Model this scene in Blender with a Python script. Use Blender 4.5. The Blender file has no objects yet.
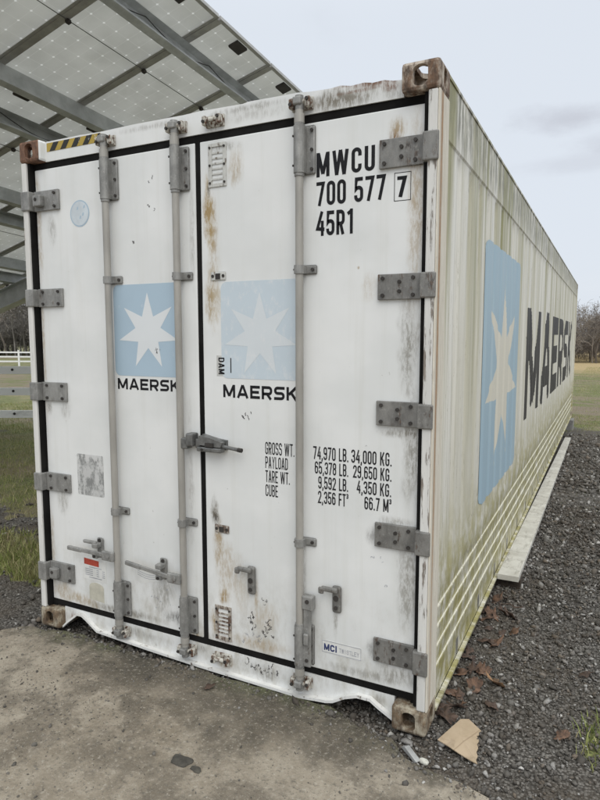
import bpy, bmesh, math, random
import numpy as np
from mathutils import Vector, Matrix
random.seed(7); RNG = np.random.default_rng(7)
S = bpy.context.scene
COL = S.collection

# ------------------------------------------------------------------ camera, world, sun, exposure
cam_d = bpy.data.cameras.new('camera'); cam = bpy.data.objects.new('camera', cam_d); COL.objects.link(cam)
S.camera = cam
yaw, pit, rol = 0.466414698, -0.105231887, -0.00072369
fwd = Vector((-math.sin(yaw)*math.cos(pit), math.cos(yaw)*math.cos(pit), math.sin(pit)))
rgt = Vector((math.cos(yaw), math.sin(yaw), 0)); upv = rgt.cross(fwd)
r2 = rgt*math.cos(rol)+upv*math.sin(rol); u2 = upv*math.cos(rol)-rgt*math.sin(rol)
cam.matrix_world = Matrix(((r2.x, u2.x, -fwd.x, 0.64585), (r2.y, u2.y, -fwd.y, -2.52429), (r2.z, u2.z, -fwd.z, 1.7911), (0, 0, 0, 1)))
cam_d.sensor_fit = 'VERTICAL'; cam_d.sensor_height = 24.0; cam_d.lens = 24.0*609.937/800.0
cam_d.clip_start = 0.05; cam_d.clip_end = 2000

S.view_settings.view_transform = 'Standard'; S.view_settings.look = 'None'
S.view_settings.gamma = 1.0; S.view_settings.use_curve_mapping = False
S.view_settings.exposure = 0.0
SUN_EL, SUN_AZ = 48.0, 143.0         # azimuth clockwise from +Y
W = bpy.data.worlds.new('World'); S.world = W; W.use_nodes = True

class NT:
    """tiny node-tree builder"""
    def __init__(s, tree): s.t = tree; s.n = tree.nodes; s.l = tree.links; s.n.clear()
    def node(s, typ, **kw):
        nd = s.n.new(typ)
        for k, v in kw.items():
            if k.startswith('i_'):
                k = k[2:]; k = int(k) if k.isdigit() else k.replace('_', ' ')
                s.put(v, nd.inputs[k])
            else: setattr(nd, k, v)
        return nd
    def put(s, v, sock):
        if isinstance(v, bpy.types.NodeSocket): s.l.new(v, sock)
        elif isinstance(v, (tuple, list)) and sock.type == 'RGBA' and len(v) == 3: sock.default_value = (*v, 1)
        else: sock.default_value = v
    def m(s, op, a, b=0.0, c=0.0, clamp=False):
        nd = s.n.new('ShaderNodeMath'); nd.operation = op; nd.use_clamp = clamp
        for i, v in enumerate((a, b, c)): s.put(v, nd.inputs[i])
        return nd.outputs[0]
    def mix(s, f, a, b, mode='MIX'):
        nd = s.n.new('ShaderNodeMix'); nd.data_type = 'RGBA'; nd.blend_type = mode; nd.clamp_factor = True
        s.put(f, nd.inputs[0]); s.put(a, nd.inputs[6]); s.put(b, nd.inputs[7]); return nd.outputs[2]
    def ramp(s, v, lo, hi, a=0.0, b=1.0, smooth=True):
        nd = s.n.new('ShaderNodeMapRange'); nd.interpolation_type = 'SMOOTHSTEP' if smooth else 'LINEAR'
        for i, x in enumerate((v, lo, hi, a, b)): s.put(x, nd.inputs[i])
        return nd.outputs[0]
    def sep(s, v):
        nd = s.n.new('ShaderNodeSeparateXYZ'); s.put(v, nd.inputs[0]); return nd.outputs
    def comb(s, x, y, z):
        nd = s.n.new('ShaderNodeCombineXYZ')
        for i, v in enumerate((x, y, z)): s.put(v, nd.inputs[i])
        return nd.outputs[0]
    def scale(s, v, k):
        nd = s.n.new('ShaderNodeVectorMath'); nd.operation = 'MULTIPLY'; s.put(v, nd.inputs[0]); s.put(k, nd.inputs[1]); return nd.outputs[0]
    def add(s, v, k):
        nd = s.n.new('ShaderNodeVectorMath'); nd.operation = 'ADD'; s.put(v, nd.inputs[0]); s.put(k, nd.inputs[1]); return nd.outputs[0]
    def noise(s, v, sc, det=4.0, rough=0.55, dist=0.0):
        nd = s.n.new('ShaderNodeTexNoise'); s.put(v, nd.inputs['Vector'])
        nd.inputs['Scale'].default_value = sc; nd.inputs['Detail'].default_value = det
        nd.inputs['Roughness'].default_value = rough; nd.inputs['Distortion'].default_value = dist
        return nd.outputs[0]
    def voro(s, v, sc, feature='F1', out=0):
        nd = s.n.new('ShaderNodeTexVoronoi'); nd.feature = feature; s.put(v, nd.inputs['Vector']); nd.inputs['Scale'].default_value = sc
        return nd.outputs[out]
    def bump(s, h, st=0.3, d=0.01, nrm=None):
        nd = s.n.new('ShaderNodeBump'); nd.inputs['Strength'].default_value = st; nd.inputs['Distance'].default_value = d
        s.put(h, nd.inputs['Height'])
        if nrm is not None: s.put(nrm, nd.inputs['Normal'])
        return nd.outputs[0]

w = NT(W.node_tree)
sky = w.node('ShaderNodeTexSky', sky_type='NISHITA', sun_disc=False, sun_elevation=math.radians(SUN_EL), sun_rotation=math.radians(SUN_AZ), air_density=1.0, dust_density=3.0, ozone_density=1.0)
tc = w.node('ShaderNodeTexCoord').outputs['Generated']
sx, sy, sz = w.sep(tc)
cloudv = w.comb(w.m('DIVIDE', sx, w.m('ADD', w.m('ABSOLUTE', sz), 0.22)), w.m('DIVIDE', sy, w.m('ADD', w.m('ABSOLUTE', sz), 0.22)), 0.35)
cn = w.noise(cloudv, 1.15, 6, 0.55, 0.3)
cn2 = w.noise(w.add(cloudv, (5.3, 2.1, 0)), 0.55, 3, 0.5)
zen = w.ramp(sz, 0.42, 0.95, 1.0, 2.05)
cloud = w.mix(w.ramp(cn, 0.60, 0.78, 0, .4), (0.775, 0.83, 0.905), (0.60, 0.625, 0.68))
cloud = w.mix(w.ramp(cn2, 0.45, 0.65, 0, 0.6), cloud, (0.87, 0.905, 0.95))
def blob(az_, el_, ra, re):
    c_ = Vector((math.sin(az_)*math.cos(el_), math.cos(az_)*math.cos(el_), math.sin(el_)))
    e_ = Vector((math.cos(az_), -math.sin(az_), 0)); v_ = e_.cross(c_)
    dt = lambda q: w.node('ShaderNodeVectorMath', operation='DOT_PRODUCT', i_0=tc, i_1=tuple(q)).outputs['Value']
    du, dv, df = w.m('DIVIDE', dt(e_), ra), w.m('DIVIDE', dt(v_), re), dt(c_)
    d_ = w.m('SQRT', w.m('ADD', w.m('MULTIPLY', du, du), w.m('MULTIPLY', dv, dv)))
    d_ = w.m('ADD', d_, w.m('MULTIPLY', w.m('SUBTRACT', w.noise(w.scale(tc, (1, 1, 2.2)), 9, 6, .6), .5), 1.9))
    return w.m('MULTIPLY', w.ramp(d_, 1.1, .1), w.ramp(df, 0, .2))
for az_, el_, ra, re, st_ in ((-3.5, 17.3, .085, .022, .85), (2.5, 15.6, .10, .026, .7), (-1.0, 14.0, .16, .016, .4), (14, 17, .2, .03, .5), (40, 20, .3, .05, .5), (-70, 25, .3, .05, .5)):
    cloud = w.mix(w.m('MULTIPLY', blob(math.radians(az_), math.radians(el_), ra, re), st_), cloud, (0.60, 0.625, 0.69))
cloud = w.scale(cloud, w.comb(w.m('POWER', zen, 1.04), zen, w.m('POWER', zen, .90)))
cloud10 = w.scale(cloud, (10.0, 10.0, 10.0))
skyc = w.mix(0.93, sky.outputs[0], cloud10)
bg = w.node('ShaderNodeBackground', i_Strength=0.1); w.put(skyc, bg.inputs['Color'])
wo = w.node('ShaderNodeOutputWorld'); w.l.new(bg.outputs[0], wo.inputs[0])

sun_d = bpy.data.lights.new('sun', 'SUN'); sun_d.energy = 1.2; sun_d.angle = math.radians(45); sun_d.color = (1.0, 0.975, 0.915)
sun = bpy.data.objects.new('sun', sun_d); COL.objects.link(sun)
az, el = math.radians(SUN_AZ), math.radians(SUN_EL)
sdir = Vector((math.sin(az)*math.cos(el), math.cos(az)*math.cos(el), math.sin(el)))
sun.rotation_euler = sdir.to_track_quat('Z', 'Y').to_euler()

# ------------------------------------------------------------------ helpers
def tag(o, label=None, cat=None, group=None, kind=None):
    if label: o['label'] = label
    if cat: o['category'] = cat
    if group: o['group'] = group
    if kind: o['kind'] = kind
    return o
def empty(name, loc, label, cat, group=None):
    o = bpy.data.objects.new(name, None); COL.objects.link(o); o.location = loc; o.empty_display_size = 0.2
    return tag(o, label, cat, group)
class MB:
    """collects shapes; build() links them as one mesh object. Material index per face."""
    def __init__(s): s.v = []; s.f = []; s.mi = []; s.cur = 0
    def add(s, vs, fs):
        o = len(s.v); s.v += [tuple(v) for v in vs]
        for f in fs: s.f.append([o+i for i in f]); s.mi.append(s.cur)
    def box(s, x0, x1, y0, y1, z0, z1, bev=0.0, M=None):
        bm = bmesh.new(); bmesh.ops.create_cube(bm, size=1.0)
        for v in bm.verts: v.co = Vector(((x0+x1)/2+v.co.x*(x1-x0), (y0+y1)/2+v.co.y*(y1-y0), (z0+z1)/2+v.co.z*(z1-z0)))
        if bev: bmesh.ops.bevel(bm, geom=bm.edges[:], offset=bev, segments=2, affect='EDGES', profile=0.5)
        s.bm(bm, M)
    def bm(s, bm, M=None):
        bm.verts.index_update()
        s.add([(M @ v.co if M else v.co) for v in bm.verts], [[v.index for v in f.verts] for f in bm.faces]); bm.free()
    def prism(s, poly, y0, y1):
        """polygon in x,z extruded from y0 (front) to y1"""
        n = len(poly); vs = [(x, y0, z) for x, z in poly]+[(x, y1, z) for x, z in poly]
        a = sum(poly[i][0]*poly[(i+1) % n][1]-poly[(i+1) % n][0]*poly[i][1] for i in range(n))
        fr = list(range(n)); bk = [n+i for i in range(n)][::-1]
        sd = [[i, n+i, n+(i+1) % n, (i+1) % n] for i in range(n)]
        if a < 0: fr, bk, sd = fr[::-1], bk[::-1], [q[::-1] for q in sd]
        s.add(vs, [fr, bk]+sd)
    def flat(s, poly, y): s.add([(x, y, z) for x, z in poly], [list(range(len(poly)))])
    def cyl(s, p0, p1, r0, r1=None, n=12, cap=True):
        r1 = r0 if r1 is None else r1
        p0, p1 = Vector(p0), Vector(p1); d = (p1-p0).normalized()
        a = d.orthogonal().normalized(); b = d.cross(a)
        vs = []; fs = []
        for k in range(n):
            t = 2*math.pi*k/n; e = a*math.cos(t)+b*math.sin(t); vs += [p0+e*r0, p1+e*r1]
        for k in range(n): j = (k+1) % n; fs.append([2*k, 2*j, 2*j+1, 2*k+1])
        if cap: fs += [[2*k for k in range(n)][::-1], [2*k+1 for k in range(n)]]
        s.add(vs, fs)
    def tube(s, pts, r, n=8):
        for i in range(len(pts)-1): s.cyl(pts[i], pts[i+1], r, n=n)
    def build(s, name, mat, parent=None, smooth=False, label=None):
        me = bpy.data.meshes.new(name); me.from_pydata(s.v, [], s.f)
        for m in (mat if isinstance(mat, (list, tuple)) else [mat]): me.materials.append(m)
        if any(s.mi): me.polygons.foreach_set('material_index', s.mi)
        if smooth: me.polygons.foreach_set('use_smooth', [True]*len(s.f))
        me.update()
        o = bpy.data.objects.new(name, me); COL.objects.link(o)
        if parent is not None:
            o.parent = parent
            P = parent
            off = Vector((0, 0, 0))
            while P is not None: off += P.location; P = P.parent
            o.location = -off
        if label: o['label'] = label
        return o
def np_mesh(name, v, tri, mat, parent=None, smooth=False):
    """triangles (n,3) or quads (n,4) from numpy"""
    me = bpy.data.meshes.new(name); k = tri.shape[1]
    me.vertices.add(len(v)); me.vertices.foreach_set('co', np.ascontiguousarray(v, np.float32).ravel())
    me.loops.add(tri.size); me.loops.foreach_set('vertex_index', np.ascontiguousarray(tri, np.int32).ravel())
    me.polygons.add(len(tri)); me.polygons.foreach_set('loop_start', np.arange(0, tri.size, k, dtype=np.int32))
    me.polygons.foreach_set('loop_total', np.full(len(tri), k, np.int32))
    if smooth: me.polygons.foreach_set('use_smooth', np.ones(len(tri), bool))
    for m in (mat if isinstance(mat, (list, tuple)) else [mat]): me.materials.append(m)
    me.update(calc_edges=True); me.validate()
    o = bpy.data.objects.new(name, me); COL.objects.link(o)
    if parent is not None: o.parent = parent
    return o
def boolean_cut(o, cutters):
    for c in cutters:
        md = o.modifiers.new('cut', 'BOOLEAN'); md.object = c; md.operation = 'DIFFERENCE'; md.solver = 'EXACT'
    dg = bpy.context.evaluated_depsgraph_get(); me = bpy.data.meshes.new_from_object(o.evaluated_get(dg))
    o.modifiers.clear(); o.data = me
    for c in cutters: bpy.data.objects.remove(c)
    return o

# ------------------------------------------------------------------ materials
def material(name):
    m = bpy.data.materials.new(name); m.use_nodes = True; t = NT(m.node_tree)
    b = t.node('ShaderNodeBsdfPrincipled'); o = t.node('ShaderNodeOutputMaterial'); t.l.new(b.outputs[0], o.inputs[0])
    t.b = b; t.o = t.node('ShaderNodeTexCoord').outputs['Object']
    t.pos = t.node('ShaderNodeNewGeometry').outputs['Position']
    return m, t
def simple(name, col, rough=0.6, metal=0.0, var=0.25, sc=12.0, dirt=None, dirt_lo=0.55, bumpst=0.0, stretch=(1, 1, 1)):
    m, t = material(name)
    v = t.scale(t.pos, stretch)
    n = t.noise(v, sc, 5, 0.6)
    c = t.mix(t.ramp(n, 0.3, 0.7), tuple(x*(1-var) for x in col), tuple(min(1, x*(1+var)) for x in col))
    if dirt is not None:
        n2 = t.noise(t.add(v, (3.1, 7.7, 1.3)), sc*0.7, 8, 0.7)
        c = t.mix(t.ramp(n2, dirt_lo, dirt_lo+0.1), c, dirt)
    t.put(c, t.b.inputs['Base Color']); t.b.inputs['Roughness'].default_value = rough; t.b.inputs['Metallic'].default_value = metal
    if bumpst: t.put(t.bump(n, bumpst, 0.004), t.b.inputs['Normal'])
    return m

def stains(t, c, spots, plane='xz'):
    """list of (u, v, su, sv, strength, colour): ragged blotches of rust and grime fixed to the surface"""
    X, Y, Z = t.sep(t.pos)
    U = X if plane == 'xz' else Y
    nz = t.noise(t.scale(t.pos, (1, 1, 0.28)), 60, 9, 0.78)
    nb = t.noise(t.scale(t.pos, (1, 1, 0.5)), 14, 4, 0.6)
    for (u, v, su, sv, st, col) in spots:
        du = t.m('DIVIDE', t.m('SUBTRACT', U, u), su); dv = t.m('DIVIDE', t.m('SUBTRACT', Z, v), sv)
        d = t.m('SQRT', t.m('ADD', t.m('MULTIPLY', du, du), t.m('MULTIPLY', dv, dv)))
        d = t.m('ADD', d, t.m('MULTIPLY', t.m('SUBTRACT', nb, 0.5), 1.4))
        k = t.ramp(d, 1.1, 0.1, 0, 1)
        k = t.m('MULTIPLY', t.m('MULTIPLY', k, t.ramp(nz, 0.43, 0.57, 0.30, 1)), min(1.0, st*1.3))
        c = t.mix(k, c, col)
    return c

RUST = (0.16, 0.07, 0.032); TAN = (0.33, 0.225, 0.095); GRIME = (0.15, 0.13, 0.095); SOOT = (0.06, 0.055, 0.05)
def door_paint(name, spots):
    m, t = material(name)
    n = t.noise(t.pos, 2.5, 4, 0.5); ns = t.noise(t.scale(t.pos, (22, 5, 0.8)), 1.0, 5, 0.6)
    c = t.mix(t.ramp(n, 0.35, 0.65), (0.70, 0.71, 0.70), (0.765, 0.77, 0.76))
    c = t.mix(t.ramp(ns, 0.48, 0.78, 0, 0.17), c, (0.50, 0.49, 0.42))
    sp = t.noise(t.scale(t.pos, (1, 1, 0.6)), 28, 9, 0.75)
    c = t.mix(t.ramp(sp, 0.67, 0.71, 0, 0.6), c, (0.22, 0.20, 0.17))
    sp2 = t.noise(t.add(t.scale(t.pos, (1, 1, 0.5)), (4, 4, 9)), 9, 10, 0.72, 0.4)
    c = t.mix(t.ramp(sp2, 0.685, 0.70, 0, 0.85), c, (0.12, 0.11, 0.10))
    sc_ = t.noise(t.add(t.scale(t.pos, (.5, 1, 3.5)), (8, 2, 3)), 15, 10, .8); c = t.mix(t.ramp(sc_, .66, .69, 0, .35), c, (.42, .41, .37))
    # splash dirt along the bottom quarter
    X, Y, Z = t.sep(t.pos)
    lowd = t.m('MULTIPLY', t.ramp(Z, 0.75, 0.1), t.ramp(t.noise(t.scale(t.pos, (1, 1, 0.5)), 9, 8, 0.7), 0.42, 0.72))
    c = t.mix(t.m('MULTIPLY', lowd, 0.6), c, (0.34, 0.31, 0.24))
    c = stains(t, c, spots)
    t.put(c, t.b.inputs['Base Color']); t.b.inputs['Roughness'].default_value = 0.42
    t.put(t.ramp(ns, 0.3, 0.8, 0.33, 0.55), t.b.inputs['Roughness'])
    t.put(t.bump(t.noise(t.pos, 3.2, 3, 0.5), 0.30, 0.02), t.b.inputs['Normal'])
    return m
SP_L = [(-2.25, 2.40, .05, .10, .35, GRIME), (-2.25, .80, .06, .09, .35, GRIME), (-2.2, 1.36, .05, .08, .35, GRIME), (-1.79, .15, .08, .04, .6, TAN), (-1.29, .16, .05, .06, .6, TAN), (-1.9, .19, .3, .03, .5, GRIME), (-2.12, .2, .15, .05, .5, TAN), (-1.26, 2.3, .02, .3, .3, GRIME), (-2.355, 2.45, 0.03, 0.35, .5, TAN), (-2.36, 1.7, 0.02, 0.5, .45, TAN), (-2.36, 0.5, 0.03, 0.3, .4, TAN),
        (-2.27, 0.22, 0.12, 0.08, .5, TAN), (-2.33, 1.37, .03, .05, .6, GRIME), (-1.50, 0.36, 0.1, 0.16, .45, GRIME),
        (-1.60, 0.46, 0.13, 0.05, .3, GRIME), (-1.72, 0.2, .3, .03, .5, GRIME), (-1.42, 0.24, .1, .05, .6, SOOT), (-1.30, 1.0, .03, .5, .25, GRIME)]
SP_R = [(-1.16, 2.45, 0.022, 0.14, 1, (0.38, .27, .10)), (-1.15, 2.35, .03, .22, .7, (.42, .31, .13)), (-1.14, 2.0, .05, .2, .45, (.45, .36, .2)), (-1.15, .88, .03, .1, .8, GRIME), (-.63, .6, .02, .3, .3, GRIME), (-.55, .13, .4, .02, .5, GRIME), (-.9, 0.21, .25, .05, .45, TAN), (-1.02, .52, .12, .2, .3, TAN), (-1.165, 2.40, 0.035, 0.16, .85, TAN), (-1.155, 2.5, 0.015, 0.05, .8, SOOT), (-1.13, 2.33, .03, .25, .5, TAN), (-1.14, 2.05, 0.06, .25, .38, TAN),
        (-1.0, 2.6, .05, .10, .5, TAN), (-1.07, 2.70, .1, .03, .5, GRIME), (-1.16, 1.95, .03, .12, .5, TAN),
        (-1.13, 0.75, .04, .16, .6, TAN), (-1.14, 0.84, .03, .06, .7, SOOT), (-1.1, 0.6, .06, .2, .4, TAN), (-1.1, 0.42, .05, .06, .8, TAN), (-1.16, 0.28, .03, .1, .8, TAN),
        (-1.1, 0.19, .09, .03, .7, RUST), (-0.86, 0.36, .1, .1, .35, TAN), (-0.9, 0.45, .02, .12, .5, TAN),
        (-0.20, 2.62, .03, .05, .85, RUST), (-0.19, 2.66, .05, .06, .6, TAN), (-0.10, 2.5, .05, .35, .35, TAN), (-0.10, 2.2, .05, .5, .4, TAN),
        (-0.12, 1.75, .06, .25, .55, GRIME), (-0.10, 1.3, .06, .3, .55, GRIME), (-0.15, 1.36, .12, .03, .55, GRIME), (-0.1, 0.7, .07, .3, .5, GRIME), (-0.16, 0.96, .12, .03, .5, GRIME),
        (-0.15, 0.24, .12, .06, .5, GRIME), (-0.3, 0.2, .3, .03, .4, GRIME), (-0.46, 0.42, .015, .1, .4, GRIME), (-0.36, 2.09, .008, .01, .9, TAN),
        (-0.31, 2.0, .05, .08, .25, TAN), (-.28, .34, .04, .06, .4, SOOT), (-.28, .88, .04, .06, .4, SOOT)]
M_DL = door_paint('left door white paint', SP_L); M_DR = door_paint('right door white paint', SP_R)
SP_S = [(-1.1, 0.06, .09, .05, .7, TAN), (-.85, .07, .14, .05, .5, GRIME), (-2.2, 0.07, .05, .07, .8, RUST), (-.64, .06, .06, .05, .6, RUST), (-1.25, .1, .05, .03, .6, GRIME), (-.25, .08, .06, .05, .5, GRIME), (-1.7, .09, .25, .03, .4, GRIME)]
M_SILL = door_paint('sill white paint', SP_S)
SP_H = [(-.30, 2.864, .16, .035, 1, RUST), (-.42, 2.82, .26, .05, .75, (.30, .28, .24)), (-.9, 2.83, .3, .04, .35, (.30, .28, .24)), (-.30, 2.862, .17, .02, 1, RUST), (-.42, 2.872, .06, .014, 1, RUST), (-.2, 2.80, .12, .05, .4, GRIME), (-.45, 2.83, .2, .05, .45, GRIME), (-.36, 2.84, .13, .012, .95, RUST), (-.22, 2.83, .07, .03, .7, RUST), (-.52, 2.84, .03, .04, .5, GRIME), (-.64, 2.83, .05, .05, .4, GRIME), (-.9, 2.86, .25, .02, .4, GRIME), (-1.5, 2.86, .3, .02, .3, GRIME), (-1.12, 2.82, .06, .05, .5, GRIME), (-.4, 2.8, .25, .05, .35, GRIME)]
M_HEAD = door_paint('header white paint', SP_H)

def rusty(name, paint, lo, hi, rust_a=(0.22, 0.11, 0.055), rust_b=(0.06, 0.032, 0.022), stretch=(1, 1, .5), sc=16):
    m, t = material(name)
    v = t.scale(t.pos, stretch)
    n = t.noise(v, sc, 9, 0.68); n2 = t.noise(t.add(v, (2, 5, 8)), sc*2.6, 6, 0.7)
    rc = t.mix(t.ramp(n2, 0.3, 0.7), rust_b, rust_a)
    pc = t.mix(t.ramp(t.noise(v, 8, 4, .6), 0.3, 0.7), tuple(x*.85 for x in paint), paint)
    k = t.ramp(n, lo, hi)
    t.put(t.mix(k, pc, rc), t.b.inputs['Base Color']); t.b.inputs['Roughness'].default_value = 0.8
    t.put(t.bump(t.m('ADD', n2, t.m('MULTIPLY', k, 0.8)), 0.5, 0.004), t.b.inputs['Normal'])
    return m
M_CAST_RT = rusty('rusty casting', (0.55, 0.48, 0.40), 0.38, 0.58, rust_a=(0.19, .11, .065), rust_b=(.05, .033, .024))
M_CAST_LT = rusty('rusty pitted casting', (0.50, 0.44, 0.38), 0.30, 0.44, rust_a=(0.25, .135, .085), rust_b=(.075, .042, .03))
M_CAST_B = rusty('grimy casting', (0.50, 0.45, 0.35), 0.36, 0.56, rust_a=(0.22, .155, .095), rust_b=(.075, .052, .035))
M_POST_R = rusty('flaking white post', (0.72, 0.71, 0.68), 0.53, 0.60, rust_a=(0.33, .29, .25), rust_b=(.13, .11, .095), stretch=(1, 1, .12), sc=48)
M_POST_L = rusty('worn white post', (0.74, 0.73, 0.70), 0.62, 0.72, rust_a=(0.34, .22, .14), stretch=(1, 1, .2), sc=22)
def post_side():
    m, t = material('cream post with rust strip'); X, Y, Z = t.sep(t.pos)
    v = t.scale(t.pos, (3, 3, .16)); n = t.noise(v, 22, 9, .72); n2 = t.noise(t.scale(t.pos, (1, 1, .4)), 60, 8, .75)
    c = t.mix(t.ramp(n, .35, .65), (.56, .51, .42), (.74, .70, .61))
    st_ = t.m('MULTIPLY', t.ramp(t.m('ABSOLUTE', t.m('SUBTRACT', t.m('ADD', Y, t.m('MULTIPLY', t.m('SUBTRACT', n, .5), .05)), .052)), .030, .004), t.ramp(Z, -.3, 1.6, .35, 1))
    c = t.mix(t.m('MULTIPLY', st_, t.ramp(n2, .25, .55, .45, 1)), c, t.mix(t.ramp(n2, .35, .65), (.20, .105, .05), (.43, .27, .15)))
    c = t.mix(t.ramp(n2, .63, .69, 0, .8), c, (.16, .10, .065)); c = t.mix(t.ramp(n, .58, .64, 0, .55), c, (.26, .20, .14))
    t.put(c, t.b.inputs['Base Color']); t.b.inputs['Roughness'].default_value = .75; t.put(t.bump(n2, .4, .003), t.b.inputs['Normal']); return m
M_POST_SIDE = post_side()
def hardware(name, col, lo):
    m, t = material(name)
    n = t.noise(t.scale(t.pos, (1, 1, .5)), 18, 8, .7); n2 = t.noise(t.add(t.pos, (3, 8, 1)), 55, 8, .75); n3 = t.noise(t.add(t.scale(t.pos, (1.6, 1, .45)), (1, 4, 7)), 13, 9, .75)
    c = t.mix(t.ramp(n, .3, .7), tuple(x*.72 for x in col), tuple(x*1.28 for x in col))
    c = t.mix(t.ramp(n2, .56, .66, 0, .7), c, tuple(min(1, x*1.7) for x in col))
    c = t.mix(t.ramp(n3, lo, lo+.09, 0, .9), c, t.mix(t.ramp(n2, .4, .6), (.045, .038, .032), (.115, .07, .045)))
    t.put(c, t.b.inputs['Base Color']); t.b.inputs['Metallic'].default_value = .3
    t.put(t.ramp(n2, .3, .7, .38, .72), t.b.inputs['Roughness']); t.put(t.bump(t.m('ADD', n, n2), .35, .003), t.b.inputs['Normal']); return m
M_HINGE = hardware('galvanised hinge grey', (0.265, 0.262, 0.25), .59)
M_HINGE_D = hardware('weathered hinge grey', (0.205, 0.20, 0.188), .54)
M_BOLT = simple('dark bolt', (0.045, 0.04, 0.036), 0.7, 0.2)
M_ROD = simple('galvanised rod', (0.36, 0.345, 0.315), 0.5, 0.2, 0.14, 9, dirt=(0.26, .235, .19), dirt_lo=.62, stretch=(1, 1, .3))
M_GASKET = simple('black rubber gasket', (0.010, 0.0095, 0.009), 0.9, 0, 0.4, 6)
[q for q in M_GASKET.node_tree.nodes if q.type == 'BSDF_PRINCIPLED'][0].inputs['Specular IOR Level'].default_value = .15
M_STEEL = simple('dull steel', (0.17, 0.17, 0.165), 0.45, 0.5, 0.3, 25)
M_CAM = rusty('rusted cam keeper', (0.58, 0.56, 0.50), 0.45, 0.6, rust_a=(0.16, .08, .045), rust_b=(.05, .03, .022), sc=55)
M_PLATE = rusty('worn aluminium plate', (0.60, 0.60, 0.57), 0.55, 0.68, rust_a=(.25, .2, .14), sc=50)
M_PLATE_R = rusty('rusted plate', (0.50, 0.46, 0.40), 0.40, 0.6, rust_a=(.16, .10, .07), sc=50)
def matt(m, k=.2):
    [q for q in m.node_tree.nodes if q.type == 'BSDF_PRINCIPLED'][0].inputs['Specular IOR Level'].default_value = k; return m
M_BLACK = matt(simple('black lettering vinyl', (0.012, 0.012, 0.014), 0.6, 0, 0.3, 40))
def worn_vinyl(name, col, lo, hi, under=(0.72, .73, .74), sc=35):
    m, t = material(name)
    n = t.noise(t.scale(t.pos, (1, 1, .55)), sc, 8, 0.7)
    c = t.mix(t.ramp(n, lo, hi), col, under)
    c = t.mix(t.ramp(t.noise(t.pos, 5, 3, .5), .3, .7, 0, .25), c, tuple(x*.85 for x in col))
    t.put(c, t.b.inputs['Base Color']); t.b.inputs['Roughness'].default_value = .5
    return m
M_BLUE_L = worn_vinyl('pale blue vinyl', (0.40, 0.515, 0.61), .62, .8)
M_BLUE_R = worn_vinyl('faded pale blue vinyl', (0.55, 0.625, 0.68), .50, .8)
M_STAR_L = worn_vinyl('white star vinyl', (0.70, 0.725, 0.74), .66, .8)
M_STAR_R = worn_vinyl('faded star vinyl', (0.645, 0.685, 0.71), .52, .75)
M_TXT_W = matt(worn_vinyl('thin worn lettering', (0.022, 0.022, 0.024), .66, .72, sc=60))
M_WHITE = simple('white sticker', (0.70, 0.70, 0.68), .5, 0, .08)
M_GREYST = simple('grey sticker', (0.50, 0.50, 0.48), .5, 0, .12, 30)
M_SILVER = worn_vinyl('scuffed silver sticker', (0.24, .245, .24), .40, .56, under=(.62, .62, .61), sc=26)
M_RED = simple('red label', (0.42, 0.06, 0.035), .55, 0, .2, 30)
M_BEIGE = simple('beige residue', (0.50, 0.48, 0.40), .7, 0, .12, 20)
M_NAVY = simple('navy print', (0.035, 0.05, 0.14), .5)
M_FAINT = simple('faint grey print', (0.34, 0.35, 0.38), .5)
M_SCRIB = simple('dark marker scribble', (0.06, 0.055, 0.055), .6)
M_YEL = rusty('yellow hazard tape', (0.46, 0.33, 0.07), .62, .68, rust_a=(.6, .55, .42), rust_b=(.6, .58, .5), sc=30)
M_HAZB = rusty('black hazard tape', (0.03, 0.03, 0.03), .60, .66, rust_a=(.6, .58, .5), rust_b=(.5, .5, .45), sc=30)

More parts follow.
